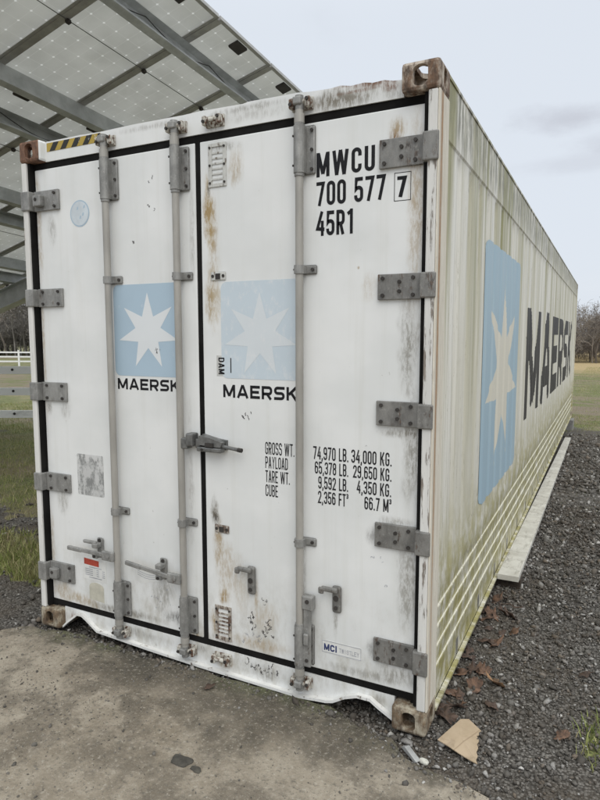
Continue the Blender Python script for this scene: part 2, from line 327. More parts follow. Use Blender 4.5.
def side_paint():
    m, t = material('cream side paint with algae streaks')
    X, Y, Z = t.sep(t.pos)
    base = t.mix(t.ramp(t.noise(t.scale(t.pos, (1, 3, .3)), 1.5, 4, .5), .3, .7), (0.68, 0.655, 0.57), (0.77, 0.75, 0.685))
    # broad and fine vertical run marks
    s1 = t.noise(t.scale(t.pos, (1, 4.2, .16)), 1.5, 6, .62, .2)
    s2 = t.noise(t.add(t.scale(t.pos, (1, 13, .35)), (0, 3, 1)), 2.0, 6, .65)
    top = t.ramp(Z, 0.9, 2.85, .35, 1.0)
    c = t.mix(t.m('MULTIPLY', t.ramp(s1, .45, .62), t.m('MULTIPLY', top, .85)), base, (0.36, 0.335, 0.185))
    c = t.mix(t.m('MULTIPLY', t.ramp(s2, .55, .72), t.m('MULTIPLY', top, .6)), c, (0.22, 0.205, 0.14))
    # algae low down among the ribs and on the top rail
    al = t.m('MULTIPLY', t.ramp(Z, 1.15, .42), t.ramp(t.noise(t.scale(t.pos, (1, 2.2, 1.6)), 4.5, 8, .7), .34, .60))
    c = t.mix(t.m('MULTIPLY', al, .92), c, (0.33, 0.295, 0.095))
    al2 = t.m('MULTIPLY', t.ramp(Z, .72, .45), t.ramp(t.noise(t.scale(t.pos, (1, 7, 2.5)), 5, 8, .75), .47, .66))
    c = t.mix(t.m('MULTIPLY', al2, .75), c, (0.19, 0.17, 0.085))
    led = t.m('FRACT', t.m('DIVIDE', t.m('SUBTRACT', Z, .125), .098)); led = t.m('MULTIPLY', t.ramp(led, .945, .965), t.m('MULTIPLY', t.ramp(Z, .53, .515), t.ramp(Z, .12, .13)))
    c = t.mix(t.m('MULTIPLY', led, .8), c, (0.74, 0.71, 0.60))  # rib ledges: cleaner worn paint, with their caught light painted in as pale lines
    tr = t.m('MULTIPLY', t.ramp(Z, 2.52, 2.78), t.ramp(t.noise(t.scale(t.pos, (1, 6, 1.2)), 2.4, 8, .72), .40, .58))
    c = t.mix(t.m('MULTIPLY', tr, .85), c, (0.115, 0.11, 0.06))
    g2 = t.m('MULTIPLY', t.ramp(t.noise(t.scale(t.pos, (1, 5, .2)), 1.1, 5, .6), .52, .68), t.ramp(Z, 1.0, 2.7, .15, .9))
    c = t.mix(g2, c, (0.235, 0.225, 0.075))
    # hairline cracks and scuffs
    fl = t.noise(t.scale(t.pos, (1, 2.5, .35)), 20, 10, .8); c = t.mix(t.m('MULTIPLY', t.ramp(fl, .58, .63), t.ramp(Y, 2.5, .1, .25, .8)), c, (.30, .27, .18)); c = t.mix(t.ramp(fl, .40, .35, 0, .5), c, (.80, .78, .72))
    cr = t.voro(t.add(t.pos, t.scale(t.comb(s2, s2, s2), (.4, .4, .4))), 1.1, 'DISTANCE_TO_EDGE')
    c = t.mix(t.m('MULTIPLY', t.ramp(cr, .006, .001), t.ramp(t.noise(t.pos, 1.3, 2), .5, .6, 0, .6)), c, (0.20, .18, .14))
    sp = t.noise(t.scale(t.pos, (1, 1, .5)), 24, 9, .75)
    c = t.mix(t.ramp(sp, .68, .72, 0, .6), c, (.26, .22, .16))
    ru = t.m('MULTIPLY', t.ramp(Y, .32, .05), t.ramp(t.noise(t.scale(t.pos, (1, 9, .5)), 4, 7, .7), .46, .66))
    c = t.mix(t.m('MULTIPLY', ru, .6), c, (.36, .26, .16))
    s3 = t.noise(t.add(t.scale(t.pos, (1, 16, .3)), (0, 8, 3)), 2.2, 7, .7); c = t.mix(t.m('MULTIPLY', t.ramp(s3, .54, .64), t.m('MULTIPLY', t.ramp(Y, 1.3, .2), .65)), c, (.24, .225, .13))
    t.put(c, t.b.inputs['Base Color']); t.b.inputs['Roughness'].default_value = .5
    t.put(t.bump(sp, .12, .004), t.b.inputs['Normal'])
    return m
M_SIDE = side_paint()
def side_vinyl(name, col, under):
    m, t = material(name)
    s = t.noise(t.scale(t.pos, (1, 7, .25)), 2.2, 6, .62)
    s2 = t.noise(t.scale(t.pos, (1, 1, .6)), 14, 9, .72)
    c = t.mix(t.ramp(s, .50, .78, 0, .55), col, under)
    c = t.mix(t.ramp(s2, .62, .68, 0, .7), c, under)
    t.put(c, t.b.inputs['Base Color']); t.b.inputs['Roughness'].default_value = .5
    return m
M_SBLUE = side_vinyl('side blue paint', (0.335, 0.46, 0.54), (.50, .57, .57))
M_SSTAR = side_vinyl('side star paint', (0.66, 0.63, 0.54), (.52, .49, .38))
M_SBLACK = matt(side_vinyl('side black lettering', (0.036, 0.036, 0.038), (.16, .16, .15)))
M_ROOF = simple('dirty roof white', (.5, .5, .46), .6, 0, .2, 5)

# ------------------------------------------------------------------ lettering built from strokes
def arc(cx, cy, rx, ry, a0, a1, n=7):
    return [(cx+rx*math.cos(math.radians(a0+(a1-a0)*i/n)), cy+ry*math.sin(math.radians(a0+(a1-a0)*i/n))) for i in range(n+1)]
def glyph(ch, w, t):
    """centre lines of a character in a w x 1 box, stroke t: list of (points, closed)"""
    a = t/2; L, R, B, T = a, w-a, a, 1-a; mx = w/2
    r = min((R-L)/2, .22); top = arc(R-r, T-r, r, r, 0, 90)+arc(L+r, T-r, r, r, 90, 180); bot = arc(L+r, B+r, r, r, 180, 270)+arc(R-r, B+r, r, r, 270, 360)
    mid = .52
    if ch in '0O': return [(top+bot, True)]
    if ch == 'C': return [([(R, .66)]+top+bot+[(R, .34)], False)]
    if ch == 'G': return [([(R, .68)]+top+bot+[(R, .46), (mx, .46)], False)]
    if ch == 'U': return [([(L, 1)]+bot+[(R, 1)], False)]
    if ch == 'D': return [([(L, B), (L, T)]+arc(R-r, T-r, r, r, 90, 0)+arc(R-r, B+r, r, r, 0, -90), True)]
    if ch in 'PR':
        q = [([(L, 0), (L, T)]+arc(R-r, T-r, r, r, 90, 0)+arc(R-r, mid-a+r, r, r, 0, -90)+[(L, mid-a)], False)]
        if ch == 'R': q.append(([(mx, mid-a), (R-a*.2, 0)], False))
        return q
    if ch == 'B': return [([(L, B), (L, T)]+arc(R-r, T-r*.9, r, r*.9, 90, 0)+arc(R-r, mid+r*.9, r, r*.9, 0, -90)+[(L+a, mid)], False), ([(L+a, mid), (R-r, mid)]+arc(R-r, mid-r, r, r, 90, 0)+arc(R-r, B+r, r, r, 0, -90)+[(L, B)], False)]
    if ch == 'S' and w > .8: return [([(w, T), (L+r, T)]+arc(L+r, T-r*.8, r, r*.8, 95, 180, 4)+arc(L+r, .5+r*.8, r, r*.8, 180, 270, 4)+arc(R-r, .5-r*.8, r, r*.8, 90, 0, 4)+arc(R-r, B+r*.8, r, r*.8, 0, -90, 4)+[(0, B)], False)]
    if ch == 'S': return [([(R, .72)]+top+arc(L+r, mid+r*.95, r, r*.95, 180, 250)+arc(R-r, mid-r*.95, r, r*.95, 70, 0)+arc(R-r, B+r, r, r, 0, -90)+arc(L+r, B+r, r, r, 270, 180)+[(L, .28)], False)]
    if ch == 'A': return [([(a*.95, 0), (mx-a*.12, 1)], False), ([(mx+a*.12, 1), (w-a*.95, 0)], False), ([(w*.22, .28), (w*.78, .28)], False)]
    if ch == 'M': return [([(L, 0), (L, 1)], False), ([(R, 0), (R, 1)], False), ([(L+a*.2, 1-a*.4), (mx, .12)], False), ([(mx, .12), (R-a*.2, 1-a*.4)], False)]
    if ch == 'W': return [([(a*.9, 1), (w*.27, 0)], False), ([(w*.27, 0), (mx, 1)], False), ([(mx, 1), (w*.73, 0)], False), ([(w*.73, 0), (w-a*.9, 1)], False)]
    if ch == 'V': return [([(a*.9, 1), (mx, a*.3), (w-a*.9, 1)], False)]
    if ch == 'Y': return [([(a*.9, 1), (mx, .45), (w-a*.9, 1)], False), ([(mx, .45), (mx, 0)], False)]
    if ch == 'K': return [([(L, 0), (L, 1)], False), ([(w-a*1.1, 1), (L+a, .44)], False), ([(L+(R-L)*.36, .60), (w-a, 0)], False)]
    if ch == 'T': return [([(0, T), (w, T)], False), ([(mx, T), (mx, 0)], False)]
    if ch == 'L': return [([(L, 1), (L, B), (w, B)], False)]
    if ch == 'E': return [([(w, T), (L, T), (L, B), (w, B)], False), ([(L, .5), (w*.9, .5)], False)]
    if ch == 'F': return [([(w, T), (L, T), (L, 0)], False), ([(L, .5), (w*.9, .5)], False)]
    if ch == 'I': return [([(mx, 0), (mx, 1)], False)]
    if ch == '1': return [([(mx-.12, .80), (mx+a, T), ], False), ([(mx+a, 1), (mx+a, 0)], False)]
    if ch == '2': return [([(L, .70)]+[(L, T-r)]+arc(L+r, T-r, r, r, 180, 90)+arc(R-r, T-r, r, r, 90, 0)+[(R, .62), (L, B), (w, B)], False)]
    if ch == '3': return [([(L, .74)]+arc(L+r, T-r*.9, r, r*.9, 180, 90)+arc(R-r, T-r*.9, r, r*.9, 90, 0)+arc(R-r, mid+r*.9, r, r*.9, 0, -90)+[(mx-a, mid)], False), ([(mx-a, mid), (R-r, mid)]+arc(R-r, mid-r, r, r, 90, 0)+arc(R-r, B+r, r, r, 0, -90)+arc(L+r, B+r, r, r, 270, 180)+[(L, .28)], False)]
    if ch == '4': return [([(w*.70, 1), (L*.8, .30), (w, .26)], False), ([(w*.74, .62), (w*.74, 0)], False)]
    if ch == '5': return [([(w*.95, T), (L+a*.3, T), (L, .52)]+arc(L+r, mid+.06-r*.5, r, r*.5, 150, 90)+arc(R-r, mid+.06-r, r, r, 90, 0)+bot[::-1]+[(L, .28)], False)]
    if ch == '6': return [([(R, .74)]+top+bot+arc(R-r, mid+.06-r, r, r, 0, 90)+arc(L+r, mid+.06-r, r, r, 90, 175), False)]
    if ch == '9': return [([(L, .26)]+arc(L+r, B+r, r, r, 180, 270)+arc(R-r, B+r, r, r, 270, 360)+top+arc(L+r, mid-.06+r, r, r, 180, 270)+arc(R-r, mid-.06+r, r, r, 270, 355), False)]
    if ch == '7': return [([(0, T), (R, T), (w*.34, 0)], False)]
    if ch == '8': return [(arc(mx, T-r*.95, R-mx, r*.95, 0, 360, 16)[:-1], True) if False else ([(R, T-r)]+top[1:]+arc(L+r, mid+r*.9, r, r*.9, 180, 270)+arc(R-r, mid+r*.9, r, r*.9, 270, 360), True), (arc(R-r, mid-r, r, r, 0, 90)+arc(L+r, mid-r, r, r, 90, 180)+bot, True)]
    if ch == '.': return [([(mx-t*.5, a*1.05), (mx+t*.5, a*1.05)], False)]
    if ch == ',': return [([(mx-t*.45, a*1.05), (mx+t*.45, a*1.05)], False), ([(mx+t*.15, a), (mx-t*.3, -.14)], False)]
    return []
WID = {'M': .60, 'W': .72, '.': .16, ',': .16, ' ': .22, 'I': .20, '1': .34, 'T': .42, 'E': .40, 'L': .38, 'F': .38, 'A': .46, 'V': .46, 'Y': .46, 'K': .48}
def stroke_quads(pts, closed, t):
    """mitred strip: list of quads"""
    P = []
    for q in pts:
        if not P or (abs(q[0]-P[-1][0])+abs(q[1]-P[-1][1])) > 1e-6: P.append(q)
    if closed and abs(P[0][0]-P[-1][0])+abs(P[0][1]-P[-1][1]) < 1e-6: P.pop()
    n = len(P); seg = n if closed else n-1
    D = []
    for i in range(seg):
        a, b = P[i], P[(i+1) % n]; l = math.hypot(b[0]-a[0], b[1]-a[1]); D.append(((b[0]-a[0])/l, (b[1]-a[1])/l))
    Lf, Rt = [], []
    for i in range(n):
        d0 = D[i-1] if (i > 0 or closed) else D[0]; d1 = D[i] if i < seg else D[-1]
        nx, ny = -(d0[1]+d1[1]), d0[0]+d1[0]; l = math.hypot(nx, ny)
        if l < 1e-6: nx, ny, l = -d1[1], d1[0], 1
        nx, ny = nx/l, ny/l; k = 1/max(.45, -d1[1]*nx+d1[0]*ny)
        Lf.append((P[i][0]+nx*t/2*k, P[i][1]+ny*t/2*k)); Rt.append((P[i][0]-nx*t/2*k, P[i][1]-ny*t/2*k))
    return [[Rt[i], Rt[(i+1) % n], Lf[(i+1) % n], Lf[i]] for i in range(seg)]
def text_quads(s, t, gap=.10, wid=WID, dw=.44):
    """quads per stroke for a whole string in units of its height; returns [[quads of a stroke],...], total width"""
    out = []; x = 0
    for ch in s:
        cw = wid.get(ch, dw)
        for pts, cl in glyph(ch, cw, t): out.append([[(px+x, py) for px, py in q] for q in stroke_quads(pts, cl, t)])
        x += cw+gap
    return out, x-gap
def door_text(mb, s, x0, x1, z0, z1, y, t=.15, gap=.10, wid=WID, dw=.44, right=None, sx=None):
    st, tw = text_quads(s, t, gap, wid, dw); h = z1-z0
    k = (x1-x0)/tw if sx is None else sx*h
    ox = x0 if right is None else right-tw*k
    for i, quads in enumerate(st):
        yy = y-0.00012*(i % 4)
        for q in quads: mb.add([(ox+p[0]*k, yy, z0+p[1]*h) for p in q], [[0, 1, 2, 3]])
    return k/h
WIDE = {'M': 1.18, 'A': 1.12, 'E': .92, 'R': .98, 'S': .96, 'K': 1.0}

# ------------------------------------------------------------------ container
CW, CH, CL = 2.438, 2.896, 12.192
YD = 0.050            # door face
CONT = empty('shipping_container', (0, 0, 0), 'long white refrigerated shipping container with closed double doors, standing on the gravel', 'shipping container')
def part(mb, name, mat, parent=CONT, label=None, smooth=False): return mb.build(name, mat, parent, smooth, label)

def casting(sx, sy, sz, mat, label):
    """sx,sy,sz = +1/-1: which end of each axis"""
    X = (-0.162, 0.0) if sx > 0 else (-CW, -CW+.162)
    Y = (0.0, .178) if sy < 0 else (CL-.178, CL)
    Z = (CH-.118, CH) if sz > 0 else (0.0, .118)
    mb = MB(); mb.box(*X, *Y, *Z, bev=.015)
    o = part(mb, 'corner_casting', mat, CONT, label)
    cx, cy, cz = sum(X)/2, sum(Y)/2, sum(Z)/2
    cut = []
    c = MB(); c.box(X[0]+.026, X[1]-.026, Y[0]+.026, Y[1]-.026, Z[0]+.020, Z[1]-.020); cut.append(c.build('cutter', mat))
    def slot(ax):
        pts = []
        for k in range(24):
            tt = 2*math.pi*k/24; ca, sa = math.cos(tt), math.sin(tt)
            if ax == 'y': pts.append((cx+.032*ca, cz+.020*(1 if sa > 0 else -1)+.022*sa))
            elif ax == 'x': pts.append((cy+.026*ca, cz+.018*(1 if sa > 0 else -1)+.022*sa))
            else: pts.append((cx+.031*ca, cy+.032*(1 if sa > 0 else -1)+.030*sa))
        b = MB()
        n = len(pts)
        if ax == 'y': lo, hi = (Y[0]-.05, cy) if sy < 0 else (cy, Y[1]+.05); vs = [(p, lo, q) for p, q in pts]+[(p, hi, q) for p, q in pts]
        elif ax == 'x': lo, hi = (cx, X[1]+.05) if sx > 0 else (X[0]-.05, cx); vs = [(lo, p, q) for p, q in pts]+[(hi, p, q) for p, q in pts]
        else: lo, hi = (cz, Z[1]+.05) if sz > 0 else (Z[0]-.05, cz); vs = [(p, q, lo) for p, q in pts]+[(p, q, hi) for p, q in pts]
        b.add(vs, [list(range(n))[::-1], list(range(n, 2*n))]+[[i, (i+1) % n, n+(i+1) % n, n+i] for i in range(n)])
        q = b.build('cutter', mat)
        bm = bmesh.new(); bm.from_mesh(q.data); bmesh.ops.recalc_face_normals(bm, faces=bm.faces); bm.to_mesh(q.data); bm.free()
        return q
    cut += [slot('y'), slot('x')]
    if sz > 0: cut.append(slot('z'))
    return boolean_cut(o, cut)
casting(1, -1, 1, M_CAST_RT, 'brown rusted corner fitting at the top beside the long side wall')
oc = casting(-1, -1, 1, M_CAST_LT, 'pitted rusty corner fitting at the top under the solar roof')
oc.data.materials.append(M_HEAD)
for pl in oc.data.polygons:
    if pl.normal.x > .6 and pl.center.x > -CW+.155: pl.material_index = 1
casting(1, -1, -1, M_CAST_B, 'grimy bottom corner fitting beside the cardboard')
casting(-1, -1, -1, M_CAST_B, 'grimy bottom corner fitting by the grass side')
for a in ((1, 1, 1), (-1, 1, 1), (1, 1, -1), (-1, 1, -1)): casting(*a, M_CAST_B, None)

# posts: the hinge-side bar in front and the side flange behind it
mb = MB(); mb.box(-.048, -.008, .006, .05, .118, CH-.118, bev=.006); part(mb, 'corner_post', M_POST_R, CONT, 'white hinge post flaking down to bare metal')
mb = MB(); mb.box(-.046, -.001, .0505, .175, .118, CH-.118, bev=.004); mb.box(-.0075, -.0005, .008, .0500, .118, CH-.118, bev=.002)
part(mb, 'post_flange', M_POST_SIDE, CONT)
mb = MB(); mb.box(-CW+.006, -CW+.044, .006, .05, .118, CH-.118, bev=.006); mb.box(-CW+.001, -CW+.046, .0505, .175, .118, CH-.118, bev=.004); part(mb, 'corner_post', M_POST_L, CONT)
for x0 in (-.09, -CW):
    mb = MB(); mb.box(x0, x0+.09, CL-.12, CL-.01, .118, CH-.118, bev=.004); part(mb, 'corner_post', M_SIDE)

# header: top edge sags and is eaten by rust to the right
top = [(-CW+.162, 2.888), (-2.0, 2.8885), (-1.86, 2.884), (-1.62, 2.888), (-1.3, 2.884), (-1.2, 2.887), (-.95, 2.881), (-.92, 2.886), (-.66, 2.882), (-.60, 2.876), (-.50, 2.872), (-.45, 2.876), (-.40, 2.866), (-.34, 2.869), (-.30, 2.861), (-.25, 2.863), (-.21, 2.853), (-.165, 2.849)]
mb = MB(); mb.prism([(-CW+.162, 2.779), (-.1625, 2.779)]+top[::-1], YD-.002, .16)
HEAD = part(mb, 'header', M_HEAD)
mb = MB(); mb.box(-CW+.05, -.05, .006+.06, .16, 2.762, 2.779); part(mb, 'header_soffit', M_GASKET)
# hazard tape on the header
mb = MB(); mb.flat([(-2.262, 2.832), (-1.852, 2.832), (-1.852, 2.879), (-2.262, 2.879)], YD-.0035); mb.cur = 1
for k in range(5):
    x = -2.24+k*.085
    mb.flat([(x, 2.833), (x+.042, 2.833), (min(x+.075, -1.854), 2.8785), (x+.033, 2.8785)], YD-.0045)
part(mb, 'hazard_stripe', [M_YEL, M_HAZB], HEAD)

# sill with forklift-pocket arches and its white lip
low = [(-CW+.162, .012), (-2.235, .050), (-2.150, .116), (-2.115, .117), (-2.08, .098), (-1.995, .044), (-1.6, .026), (-1.255, .016), (-.646, .010), (-.50, .026), (-.463, .036), (-.40, .074), (-.34, .096), (-.275, .097), (-.235, .072), (-.1625, .034)]
mb = MB()
for i in range(len(low)-1):
    a, b = low[i], low[i+1]
    ta = lambda p: max(.119, p[1]+.006)
    mb.prism([a, b, (b[0], .130), (a[0], .130)], YD, .10)
SILL = part(mb, 'door_sill', M_SILL)
M_LIP = rusty('white lip with chips', (0.78, .775, .75), .60, .68, rust_a=(.32, .24, .17), sc=26)
mb = MB()
for i in range(len(low)-1):
    (x0, z0), (x1, z1) = low[i], low[i+1]
    mb.prism([(x0, z0-.010), (x1, z1-.010), (x1, z1+.004), (x0, z0+.004)], YD-.026, YD-.0005)
part(mb, 'sill_lip', M_LIP, SILL)

# gaskets: frame seal
mb = MB()
mb.box(-CW+.0445, -CW+.060, .020, YD+.0055, .128, 2.776); mb.box(-CW+.044, -CW+.085, YD+.006, .11, .118, 2.778); mb.box(-.0675, -.0485, .026, YD+.003, .125, 2.776)
mb.box(-.088, -.0485, YD+.004, .11, .118, 2.778)
mb.box(-CW+.085, -.088, YD+.005, .11, 2.735, 2.778)
mb.box(-CW+.085, -.088, YD+.005, .11, .1305, .175)
mb.box(-1.245, -1.195, YD+.005, .11, .175, 2.735)
part(mb, 'door_gasket', M_GASKET)

# doors
def door(x0, x1, mat, label):
    mb = MB(); mb.box(x0, x1, YD, .12, .166, 2.742, bev=.005); return part(mb, 'door', mat, CONT, label)
DL = door(-CW+.066, -1.2355, M_DL, 'left door with two lock rods and a clear blue star panel')
DR = door(-1.2045, -.0685, M_DR, 'stained right door with one lock rod and the container number')

def hinge(side, z, h, lug=False):
    mb = MB()
    if side > 0:
        x0, x1 = -.264, -.068; bx = (-.245, -.105, -.09); mat = M_HINGE_D
        mb.box(x0, x1, YD-.016, YD-.0005, z-h/2, z+h/2, bev=.003)
        mb.box(x1+.0005, -.001, -.004, YD-.001, z-h/2+.002, z+h/2-.002, bev=.006)
        bol = [(-.240, h*.33), (-.240, -h*.33), (-.105, h*.33), (-.105, -h*.33), (-.165, .02), (-.165, -.02)]
    else:
        x0, x1 = -CW+.068, -2.176; mat = M_HINGE
        mb.box(x0, x1, YD-.016, YD-.0005, z-h/2, z+h/2, bev=.003)
        mb.box(-CW+.001, x0-.0005, -.004, YD-.001, z-h/2+.002, z+h/2-.002, bev=.006)
        bol = [(-2.205, h*.33), (-2.205, -h*.33), (-2.33, h*.33), (-2.33, -h*.33)]
        if lug: bol = bol[:2]
    mb.cur = 1
    for bx, bz in bol: mb.cyl((bx, YD-.0165, z+bz), (bx, YD-.024, z+bz), .0085, n=8)
    mb.cur = 0
    if lug:
        mb.box(-2.345, -2.285, YD-.05, YD-.017, z-.035, z+.028, bev=.006); mb.cur = 1
        mb.cyl((-2.32, YD-.0505, z+.004), (-2.32, YD-.053, z+.004), .010, n=10)
    mb.build('hinge', [mat, M_BOLT], DR if side > 0 else DL)
for z, h, lg in ((2.563, .112, True), (2.011, .105, False), (1.461, .112, False), (.912, .112, False), (.352, .118, True)): hinge(-1, z, h, lg)
for z, h in ((2.557, .120), (2.000, .110), (1.448, .110), (.892, .113), (.343, .113)): hinge(1, z, h)

RY = .013             # rod axis
RODS = {-1.800: DL, -1.331: DL, -.634: DR}
for x, d in RODS.items():
    mb = MB(); mb.cyl((x, RY, .075), (x, RY, 2.80), .0185, n=20)
    mb.cyl((x, RY, 2.735), (x, RY, 2.775), .0235, n=16); mb.cyl((x, RY, .135), (x, RY, .165), .0235, n=16)
    part(mb, 'lock_rod', M_ROD, d, smooth=False)
    for z0, z1 in ((2.515, 2.728), (.183, .388)):
        mb = MB(); mb.box(x-.034, x+.066, YD-.012, YD-.0005, z0, z1, bev=.008)
        mb.cyl((x, RY, z0+.004), (x, RY, z1-.004), .0265, n=18); mb.box(x-.0245, x+.0245, RY, YD-.0125, z0+.006, z1-.006)
        mb.cyl((x, RY, z1-.006), (x, RY, z1+.010), .023, n=16); mb.cyl((x, RY, z0+.006), (x, RY, z0-.010), .023, n=16)
        mb.cur = 1
        for zz in (z0+.022, (z0+z1)/2, z1-.022):
            mb.cyl((x+.051, YD-.0125, zz), (x+.051, YD-.020, zz), .0075, n=8)
        for zz in (z0+.035, z1-.05): mb.cyl((x-.021, RY-.016, zz), (x-.024, RY-.020, zz), .005, n=8)
        part(mb, 'rod_bracket', [M_HINGE, M_BOLT], d)
    for z in (2.092, .803):
        mb = MB(); mb.box(x-.034, x+.074, YD-.010, YD-.0005, z-.021, z+.021, bev=.007)
        mb.cyl((x, RY, z-.019), (x, RY, z+.019), .0255, n=16); mb.box(x-.024, x+.024, RY, YD-.0105, z-.017, z+.017)
        mb.cur = 1; mb.cyl((x+.055, YD-.0105, z), (x+.055, YD-.018, z), .008, n=8); mb.cyl((x-.024, RY-.004, z), (x-.029, RY-.006, z), .004, n=6)
        part(mb, 'rod_guide', [M_HINGE, M_BOLT], d)
# cam keepers on header and sill, with the cams on the ends of the rods
for x in (-1.800, -1.331, -1.108, -.634):
    for z, P in ((2.822, HEAD), (.085, SILL)):
        mb = MB(); Y = YD-.0025
        mb.box(x-.050, x+.056, Y-.010, Y, z-.026, z+.030, bev=.004)
        for dx in (-.040, .042): mb.box(x+dx-.013, x+dx+.013, Y-.044, Y-.0105, z-.022, z+.024, bev=.008)
        mb.cyl((x-.047, Y-.030, z+.004), (x+.052, Y-.030, z+.004), .011, n=10)
        mb.cur = 2
        if x != -1.108:
            mb.cyl((x, RY, z-.03), (x, RY, z+.03), .0195, n=12); mb.box(x-.022, x+.018, RY-.028, RY+.01, z-.012, z+.022, bev=.006)
        mb.cur = 1
        mb.cyl((x+.042, Y-.0445, z+.010), (x+.042, Y-.052, z+.010), .008, n=8); mb.cyl((x-.040, Y-.0445, z-.005), (x-.040, Y-.052, z-.005), .008, n=8)
        part(mb, 'cam_keeper', [M_CAM, M_BOLT, M_HINGE], P)
# handles on the left door
def handle(xr, z, xe, ze, xh):
    mb = MB()
    mb.box(xr-.085, xr-.0, RY-.038, RY-.018, z-.030, z+.026, bev=.006)      # hub on the rod
    mb.cyl((xr-.035, RY-.044, z), (xr-.035, RY-.036, z), .012, n=10)
    d = Vector((xe-(xr-.07), 0, ze-z)); L = d.length; ang = math.atan2(d.z, -d.x)
    Mx = Matrix.Translation((xr-.07, RY-.030, z)) @ Matrix.Rotation(ang, 4, 'Y')
    mb.box(-L, .01, -.006, .006, -.012, .012, bev=.004, M=Mx); mb.box(-L-.005, -L+.11, -.010, .0085, -.0135, .0115, bev=.006, M=Mx)
    part(mb, 'door_handle', M_HINGE, DL)
    mb = MB(); zc = z+.010
    mb.box(xh-.022, xh+.024, YD-.016, YD-.0005, zc-.058, zc+.062, bev=.010)
    mb.box(xh-.02, xh+.02, RY-.022, YD-.0165, zc+.012, zc+.04, bev=.006)
    mb.box(xh-.02, xh+.02, RY-.022, YD-.0165, zc-.048, zc-.022, bev=.006)
    if xr < -1.5: mb.box(xh-.095, xh+.004, RY-.016, RY+.004, zc+.030, zc+.052, bev=.008)
    mb.cur = 1; mb.cyl((xh+.004, YD-.017, zc+.05), (xh+.004, YD-.022, zc+.05), .011, n=10); mb.cyl((xh, RY-.0225, zc-.035), (xh, RY-.027, zc-.035), .009, n=10)
    part(mb, 'handle_hook', [M_HINGE, M_BOLT], DL)
handle(-1.800, .545, -2.150, .548, -1.955)
handle(-1.331, .500, -1.705, .532, -1.490)
# folded lever on the right door's rod and the two empty handle hooks
mb = MB(); mb.box(-.612, -.572, YD-.045, YD-.030, .185, .50, bev=.005); mb.box(-.618, -.560, YD-.05, YD-.012, .475, .545, bev=.006)
mb.box(-.606, -.580, YD-.06, YD-.046, .30, .36, bev=.006)
mb.box(-.604, -.584, YD-.030, YD-.0005, .20, .25)
mb.cur = 1; mb.cyl((-.588, YD-.0505, .52), (-.588, YD-.056, .52), .010, n=10); mb.cyl((-.592, YD-.0455, .22), (-.592, YD-.051, .22), .009, n=8)
part(mb, 'door_handle', [M_HINGE, M_BOLT], DR)
for xh, z0, z1 in ((-.922, .478, .626), (-.450, .478, .612)):
    mb = MB(); mb.box(xh-.022, xh+.024, YD-.022, YD-.0005, z0, z1, bev=.012)
    mb.box(xh-.072, xh+.012, YD-.040, YD-.0225, z1-.030, z1-.004, bev=.008); mb.box(xh-.086, xh-.058, YD-.042, YD-.026, z1-.044, z1-.010, bev=.008)
    mb.cur = 1; mb.cyl((xh, YD-.0225, z0+.028), (xh, YD-.028, z0+.028), .010, n=10); mb.cyl((xh, YD-.0225, z0+.075), (xh, YD-.026, z0+.075), .014, n=10)
    part(mb, 'handle_hook', [M_HINGE_D, M_BOLT], DR)
# centre latch
mb = MB(); mb.box(-1.325, -1.280, YD-.052, YD-.0005, 1.205, 1.262, bev=.006); mb.box(-1.285, -1.240, YD-.06, YD-.004, 1.222, 1.290, bev=.008)
mb.box(-1.2395, -1.205, YD-.040, YD-.006, 1.212, 1.262, bev=.008)
mb.prism([(-1.215, 1.215), (-1.060, 1.212), (-1.060, 1.262), (-1.12, 1.268), (-1.205, 1.286)], YD-.020, YD-.0005)
mb.prism([(-1.21, 1.236), (-1.07, 1.230), (-1.06, 1.256), (-1.13, 1.274), (-1.20, 1.283)], YD-.058, YD-.0205)
mb.box(-1.215, -1.065, YD-.062, YD-.0205, 1.202, 1.226, bev=.006)
mb.cyl((-1.08, YD-.040, 1.236), (-.972, YD-.044, 1.226), .0095, n=10)
mb.cur = 1; mb.cyl((-.974, YD-.044, 1.2262), (-.950, YD-.0448, 1.2242), .011, n=10); mb.box(-1.16, -1.11, YD-.064, YD-.058, 1.23, 1.25)
mb.cyl((-1.18, YD-.0625, 1.214), (-1.18, YD-.066, 1.214), .007, n=8)
part(mb, 'door_latch', [M_STEEL, M_BOLT], DR)
# footprints where the fourth rod used to be
def ladder(x0, x1, z0, z1, m):
    mb = MB(); y1, y0 = YD-.0005, YD-.006
    mb.box(x0, x0+.020, y0, y1, z0, z1, bev=.002); mb.box(x1-.020, x1, y0, y1, z0, z1, bev=.002)
    mb.box(x0+.0205, x1-.0205, y0, y1, z0, z0+.018, bev=.002); mb.box(x0+.0205, x1-.0205, y0, y1, z1-.018, z1, bev=.002)
    for k in range(6):
        z = z0+.034+k*(z1-z0-.06)/6; mb.box(x0+.0205, x1-.0205, y0+.002, y1, z, z+.008)
    mb.cur = 1
    for zz in (z0+.02, (z0+z1)/2, z1-.02):
        for xx in (x0+.010, x1-.010): mb.cyl((xx, y0-.0005, zz), (xx, y0-.004, zz), .0062, n=8)
    part(mb, 'empty_bracket', [m, M_BOLT], DR)
ladder(-1.152, -1.048, 2.516, 2.724, M_PLATE); ladder(-1.154, -1.052, .186, .374, M_PLATE_R)
for z in (2.086, .792):
    mb = MB(); mb.box(-1.146, -1.060, YD-.006, YD-.0005, z-.021, z+.021, bev=.004); mb.cur = 1
    for xx in (-1.134, -1.072): mb.cyl((xx, YD-.0065, z), (xx, YD-.010, z), .008, n=8)
    mb.box(-1.118, -1.09, YD-.009, YD-.0065, z-.016, z+.012)
    part(mb, 'empty_guide', [M_PLATE_R if z < 1 else M_PLATE, M_BOLT], DR)

